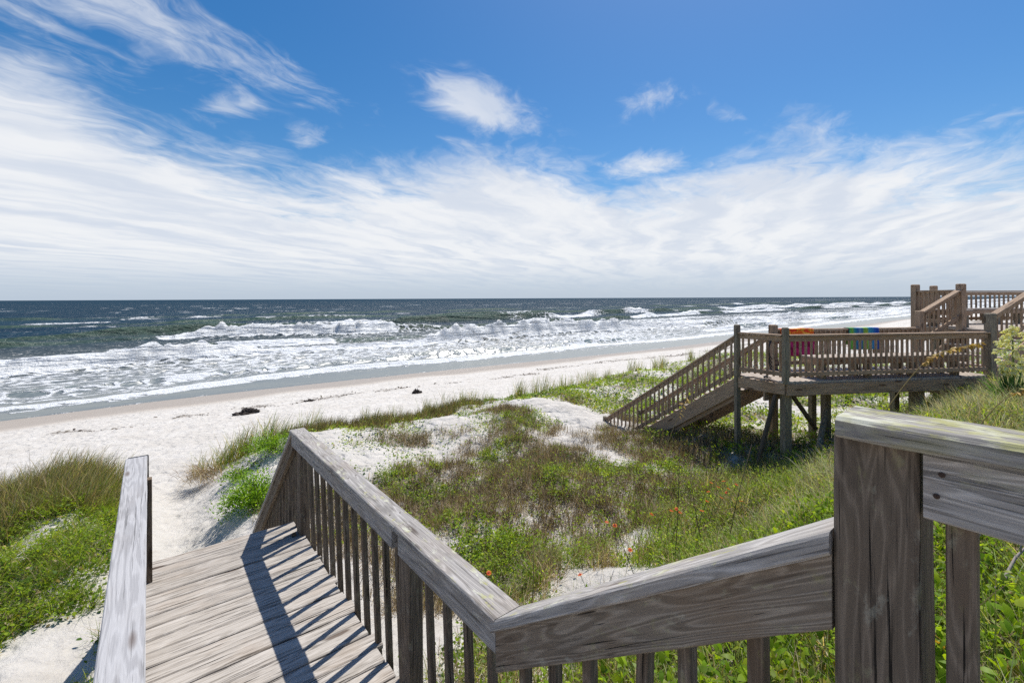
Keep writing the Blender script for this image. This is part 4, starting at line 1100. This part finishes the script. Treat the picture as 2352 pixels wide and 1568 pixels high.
# shrubs
def shrub(x, y, rx, rz, nleaf, ls, seed, label):
    R = np.random.default_rng(seed); t = empty('shrub', (x, y, float(ground(x, y)) - .03), label, 'shrub')
    b = Bag(); k = 60
    cx = R.normal(0, 1, (k, 3)); cx /= np.linalg.norm(cx, axis=1)[:, None]; cx *= R.uniform(.35, .95, (k, 1)); cx[:, 2] = np.abs(cx[:, 2])
    i = R.integers(0, k, nleaf); p = cx[i] + R.normal(0, .14, (nleaf, 3)); p[:, 2] = np.abs(p[:, 2])
    P = p * np.array([rx, rx, rz]); out = np.arctan2(p[:, 0], p[:, 1])
    c = pick(nleaf, [(.14, .27, .02), (.19, .33, .025), (.10, .19, .015), (.25, .38, .03)], R=R) * (R.uniform(.7, 1.25, k)[i])[:, None]
    b.leaves(P, out + R.normal(0, .7, nleaf), R.normal(.7, .45, nleaf), ls * R.uniform(.7, 1.2, nleaf), .4, np.clip(c, 0, 1), R=R)
    link('crown', b.mesh('shrub_crown', M_LEAF), t)
    s = Bag(); n = 45; P = np.zeros((n, 3)); P[:, :2] = R.normal(0, .04, (n, 2))
    s.blades(P, R.uniform(0, 6.28, n), R.uniform(.6, 1.0, n) * rz * 1.1, .012, R.uniform(.0, 1.0, n), R.uniform(-.2, .3, n), pick(n, DEAD, R=R), segs=3, R=R)
    link('stem', s.mesh('shrub_stem', M_STRAW), t)
shrub(1.45, 9.05, .60, .66, 5200, .05, 41, 'dense round bright green shrub casting shade on the sand path')
shrub(2.2, 11.3, .60, .48, 3200, .048, 42, 'smaller green shrub on the sand bank behind the round shrub')
shrub(1.45, 11.0, .35, .20, 700, .05, 43, 'low sprawling green shrub on the pale bank between round shrub and rusty tussock')
# yucca with its flower spike
def yucca():
    x, y = 10.35, .66; z = float(ground(x, y)); R = np.random.default_rng(51)
    t = empty('yucca_plant', (x, y, z), 'spiky dark green yucca with a spike of cream bell flowers', 'yucca')
    b = Bag(); n = 130
    b.blades(np.zeros((n, 3)) + R.normal(0, .03, (n, 3)), R.uniform(0, 6.28, n), R.uniform(.4, .68, n), .042, R.uniform(.1, 1.25, n), R.uniform(-.1, .35, n), pick(n, [(.04, .095, .03), (.06, .13, .04), (.10, .17, .07)], R=R), segs=4, R=R)
    link('leaf_rosette', b.mesh('yucca_leaves', M_LEAF), t)
    hz_ = Z(-.44) - z
    V, F = tube([(0, 0, 0), (.01, 0, hz_ * .5), (.0, .01, hz_)], [.018, .014, .006], 6); link('flower_stalk', mesh_from('flower_stalk', V, F, plain('stalk_green', (.16, .19, .06))), t)
    M_FL = plant_mat('yucca_petal', .35, .5, .2)
    b = Bag(); k = 130
    tt = R.random(k); zz = hz_ * (.42 + .58 * tt); rr = .19 * np.sin(math.pi * np.clip(tt * .82 + .14, 0, 1)) ** .8 * np.sqrt(R.random(k)) + .015; aa = R.uniform(0, 6.28, k)
    for i in range(k):
        c = np.array([rr[i] * math.cos(aa[i]), rr[i] * math.sin(aa[i]), zz[i]]); m = 6
        az = np.arange(m) * 6.2832 / m + R.uniform(0, 1)
        col = pick(m, [(.66, .64, .36), (.74, .72, .48), (.58, .58, .26)], .1, R)
        s = .060 * (1 - .35 * tt[i])
        P = np.repeat(c[None], m, 0) + np.stack([np.sin(az) * .008, np.cos(az) * .008, np.zeros(m)], -1)
        b.leaves(P, az, np.full(m, -.85), s, .62, col, fold=.3, R=R, rnd=True)
    tag(link('flower_cluster', b.mesh('yucca_flowers', M_FL), t), kind='stuff')
yucca()
# tall seed stalks of sea oats
M_STALK = plain('seed_stalk', (.33, .24, .10), .8); M_STALK_D = plain('dead_stalk', (.06, .045, .035), .8)
def seed_stalk(pts, label, r=.004, nseed=60, drop=.05):
    p0 = Vector(pts[0]); t = empty('sea_oat_stalk', p0, label, 'sea oats')
    loc = [Vector(p) - p0 for p in pts]
    sm = []
    for i in range(25):
        f = i / 24 * (len(loc) - 1); k = min(int(f), len(loc) - 2); u = f - k
        a = loc[max(k - 1, 0)]; b_ = loc[k]; c = loc[k + 1]; d = loc[min(k + 2, len(loc) - 1)]
        sm.append(.5 * ((2 * b_) + (c - a) * u + (2 * a - 5 * b_ + 4 * c - d) * u * u + (3 * b_ - a - 3 * c + d) * u ** 3))
    V, F = tube(sm, [r * (1 - .6 * i / 24) for i in range(25)], 5); link('stem', mesh_from('stem', V, F, M_STALK), t)
    R = np.random.default_rng(int(p0.x * 100)); b = Bag(); f = R.uniform(.66, .98, nseed) * 24
    P = np.array([tuple(sm[int(i)].lerp(sm[min(int(i) + 1, 24)], i - int(i))) for i in f])
    b.leaves(P, R.uniform(0, 6.28, nseed), R.uniform(-1.2, .2, nseed), R.uniform(.5, 1.1, nseed) * drop, .34, pick(nseed, [(.42, .29, .09), (.50, .36, .13), (.30, .19, .06)], R=R), R=R)
    link('seed_head', b.mesh('seed_head', M_STRAW), t)
def pix(u, v, dep):                                        # a point of the place seen in that direction, at a distance
    r = (u - 1176) / 1045; dn = -(v - (690 - 10 * u / 2352)) / 1045
    s, c = math.sin(HEAD), math.cos(HEAD)
    return (dep * (s + r * c), dep * (c - r * s), EYE + dep * dn)
seed_stalk([pix(1965, 1150, 4.6), pix(2010, 990, 4.5), pix(2080, 880, 4.4), pix(2150, 815, 4.3), pix(2262, 785, 4.2)], 'tall arching tan sea oat stalk with drooping seed head before the lower deck rail', .006, 90, .06)
seed_stalk([pix(2190, 1130, 4.9), pix(2230, 1010, 4.8), pix(2290, 930, 4.7), pix(2352, 895, 4.6), pix(2420, 890, 4.5)], 'tan sea oat stalk bending across the yucca leaves', .006, 80, .055)
seed_stalk([pix(1465, 1250, 6.0), pix(1500, 1120, 6.0), pix(1535, 1010, 6.0), pix(1565, 940, 6.0), pix(1578, 912, 6.0)], 'slender yellow sea oat stalk rising before the stair stringer', .0045, 14, .07)
for k, pts in enumerate([[pix(1480, 1390, 4.2), pix(1420, 1230, 4.5), pix(1360, 1080, 4.8), pix(1320, 990, 5.0)],
                         [pix(1545, 1330, 4.5), pix(1555, 1180, 4.6), pix(1560, 1030, 4.7)],
                         [pix(1625, 1340, 4.4), pix(1600, 1200, 4.5), pix(1583, 1090, 4.6)],
                         [pix(1652, 1340, 4.3), pix(1690, 1150, 4.5), pix(1725, 1020, 4.6)],
                         [pix(1215, 1420, 2.9), pix(1222, 1350, 2.9), pix(1224, 1230, 2.9)],
                         [pix(2112, 1060, 5.0), pix(2085, 960, 5.0), pix(2068, 900, 5.0)],
                         [pix(2116, 1075, 5.2), pix(2118, 1000, 5.2), pix(2120, 948, 5.2)]]):
    p0 = Vector(pts[0]); V, F = tube([Vector(p) - p0 for p in pts], [.0042 - .0008 * i for i in range(len(pts))], 5)
    o = link('dead_stalk', mesh_from('dead_stalk', V, F, M_STALK_D if k < 4 else M_STALK), loc=p0)
    tag(o, 'thin dark dead stalk standing above the dune herbs' if k < 4 else 'thin tan dead stalk standing in the grass', 'stalk', 'dark dead stalks over the dune herbs' if k < 4 else 'tan dead stalks in the grass')
# red and yellow wildflowers
M_PETAL = plant_mat('flower_petal', .3, .5, .2)
def flower_parts():
    R = np.random.default_rng(61); b = Bag(); m = 11; az = np.arange(m) * 6.2832 / m
    b.leaves(np.stack([np.sin(az) * .006, np.cos(az) * .006, np.zeros(m)], -1), az, np.full(m, .05), .026, .5, pick(m, [(.55, .05, .02), (.62, .10, .02)], .1, R), R=R, rnd=True)
    tips = Bag(); tips.leaves(np.stack([np.sin(az) * .024, np.cos(az) * .024, np.zeros(m)], -1), az, np.full(m, .05), .010, .8, pick(m, [(.75, .45, .04)], .1, R), R=R)
    V, F = tube([(0, 0, -.30), (.01, 0, -.15), (0, 0, 0)], .0028, 5)
    bm = bmesh.new(); bmesh.ops.create_icosphere(bm, subdivisions=2, radius=.010)
    for v in bm.verts: v.co.z *= .6
    dm = bpy.data.meshes.new('disc'); bm.to_mesh(dm); bm.free(); dm.materials.append(plain('flower_disc', (.20, .03, .015), .9))
    return [('petals', b.mesh('petals', M_PETAL)), ('petal_tips', tips.mesh('petal_tips', M_PETAL)), ('stem', mesh_from('fstem', V, F, plain('flower_stem', (.10, .13, .03)))), ('disc', dm)]
fp = flower_parts()
for i, (u, v, dep) in enumerate([(1632, 1108, 6.1), (1660, 1104, 6.1), (1648, 1118, 6.0), (1672, 1122, 5.9), (1655, 1142, 5.8), (1622, 1150, 5.7), (1667, 1130, 5.9), (1625, 1128, 5.8), (1700, 1150, 5.6), (1540, 1172, 5.2),
                                  (1560, 1176, 5.1), (1552, 1168, 5.2), (1495, 1180, 5.1), (1392, 1198, 4.9), (1410, 1206, 4.9), (1445, 1262, 4.5), (1330, 1318, 4.0), (1120, 1315, 4.1), (1470, 1345, 3.9), (2052, 1190, 4.2), (1610, 1172, 5.2), (1690, 1112, 6.0)]):
    p = Vector(pix(u, v, dep)); g0 = float(ground(p.x, p.y))
    t = empty('wildflower', p, 'small red and orange daisy-like wildflower above the dune grass', 'flower', 'red and orange wildflowers on the near dune slope')
    t.rotation_euler = (random.uniform(-.4, .6), random.uniform(-.5, .5), 0); t.scale = (.8, .8, .8)
    for nm, me in fp:
        c = bpy.data.objects.new(nm, me); COL.objects.link(c); c.parent = t
        if nm == 'stem': c.scale.z = max(1, (p.z - g0) / .24)
# bare bleached twigs on the bank by the big post
M_TWIG = plain('bleached_twig', (.34, .29, .27), .85)
def twig(p0, pts, r, label, side=None):
    t = empty('dead_twig', p0, label, 'twig'); p0 = Vector(p0)
    V, F = tube([Vector(p) - p0 for p in pts], [r * (1 - .13 * i) for i in range(len(pts))], 6); b = link('branch', mesh_from('branch', V, F, M_TWIG), t)
    for sd in side or []:
        V, F = tube([Vector(p) - p0 for p in sd], r * .55, 5); link('side_branch', mesh_from('side_branch', V, F, M_TWIG), b)
twig(pix(2268, 1345, 2.5), [pix(2268, 1345, 2.5), pix(2250, 1310, 2.5), pix(2244, 1262, 2.5), pix(2246, 1230, 2.5), pix(2262, 1200, 2.5)], .008, 'curved bleached twig standing behind the upper rail board', [[pix(2268, 1345, 2.5), pix(2290, 1395, 2.45), pix(2305, 1430, 2.4)]])
twig(pix(2300, 1360, 2.4), [pix(2300, 1360, 2.4), pix(2308, 1320, 2.45), pix(2330, 1280, 2.5), pix(2352, 1258, 2.5), pix(2385, 1240, 2.5)], .009, 'forked bleached twig over the oval leaves', [[pix(2306, 1325, 2.45), pix(2285, 1345, 2.4), pix(2278, 1365, 2.4)], [pix(2342, 1268, 2.5), pix(2344, 1240, 2.5)]])
# things lying on the beach
M_WEED = plain('dried_seaweed', (.05, .04, .035), .8, .3, .5, 30)
def weed_heap(x, y, sx, sy, sz, seed, label, name='seaweed_heap', cat='seaweed'):
    R = random.Random(seed); bm = bmesh.new(); bmesh.ops.create_icosphere(bm, subdivisions=4, radius=1)
    for v in bm.verts:
        n = .15 + 1.25 * float(fbm(np.array([v.co.x * 3.3 + seed]), np.array([v.co.y * 3.3 + v.co.z * 2]), 4, .7)[0])
        v.co = Vector((v.co.x * sx * n, v.co.y * sy * n, max(v.co.z, -.2) * sz * n * n))
    me = bpy.data.meshes.new(name); bm.to_mesh(me); bm.free(); me.materials.append(M_WEED)
    o = link(name, me, loc=(x, y, float(ground(x, y)))); tag(o, label, cat); return o
weed_heap(3.66, 25.0, .62, .45, .30, 3, 'dark heap of dried seaweed on the open sand above the wet beach')
weed_heap(11.9, 23.6, .30, .28, .26, 5, 'small dark driftwood lump on a little sand mound')
weed_heap(6.9, 26.6, .32, .22, .12, 8, 'flat scrap of dark seaweed on the wrack line')
def wrack():
    V, F, n = [], [], 0; R = np.random.default_rng(71); b = Bag(); m = 2600
    x = R.uniform(-9, 60, m); d = 9.4 - (fbm(x * .15, x * 0 + 3, 3) - .5) * 4.5 + R.normal(0, .5, m); y = shore_y(x) - d
    k = fbm(x * .7, y * .7, 3) > .47; x, y = x[k], y[k]; m = len(x)
    b.leaves(P3(x, y, .004), R.uniform(0, 6.28, m), R.normal(.1, .2, m), R.uniform(.05, .22, m), .4, pick(m, [(.07, .05, .035), (.11, .08, .05), (.05, .035, .03)], R=R), R=R)
    o = link('wrack_line', b.mesh('wrack_line', M_STRAW)); tag(o, 'scattered dark seaweed scraps along the high tide line', 'seaweed', kind='stuff')
wrack()
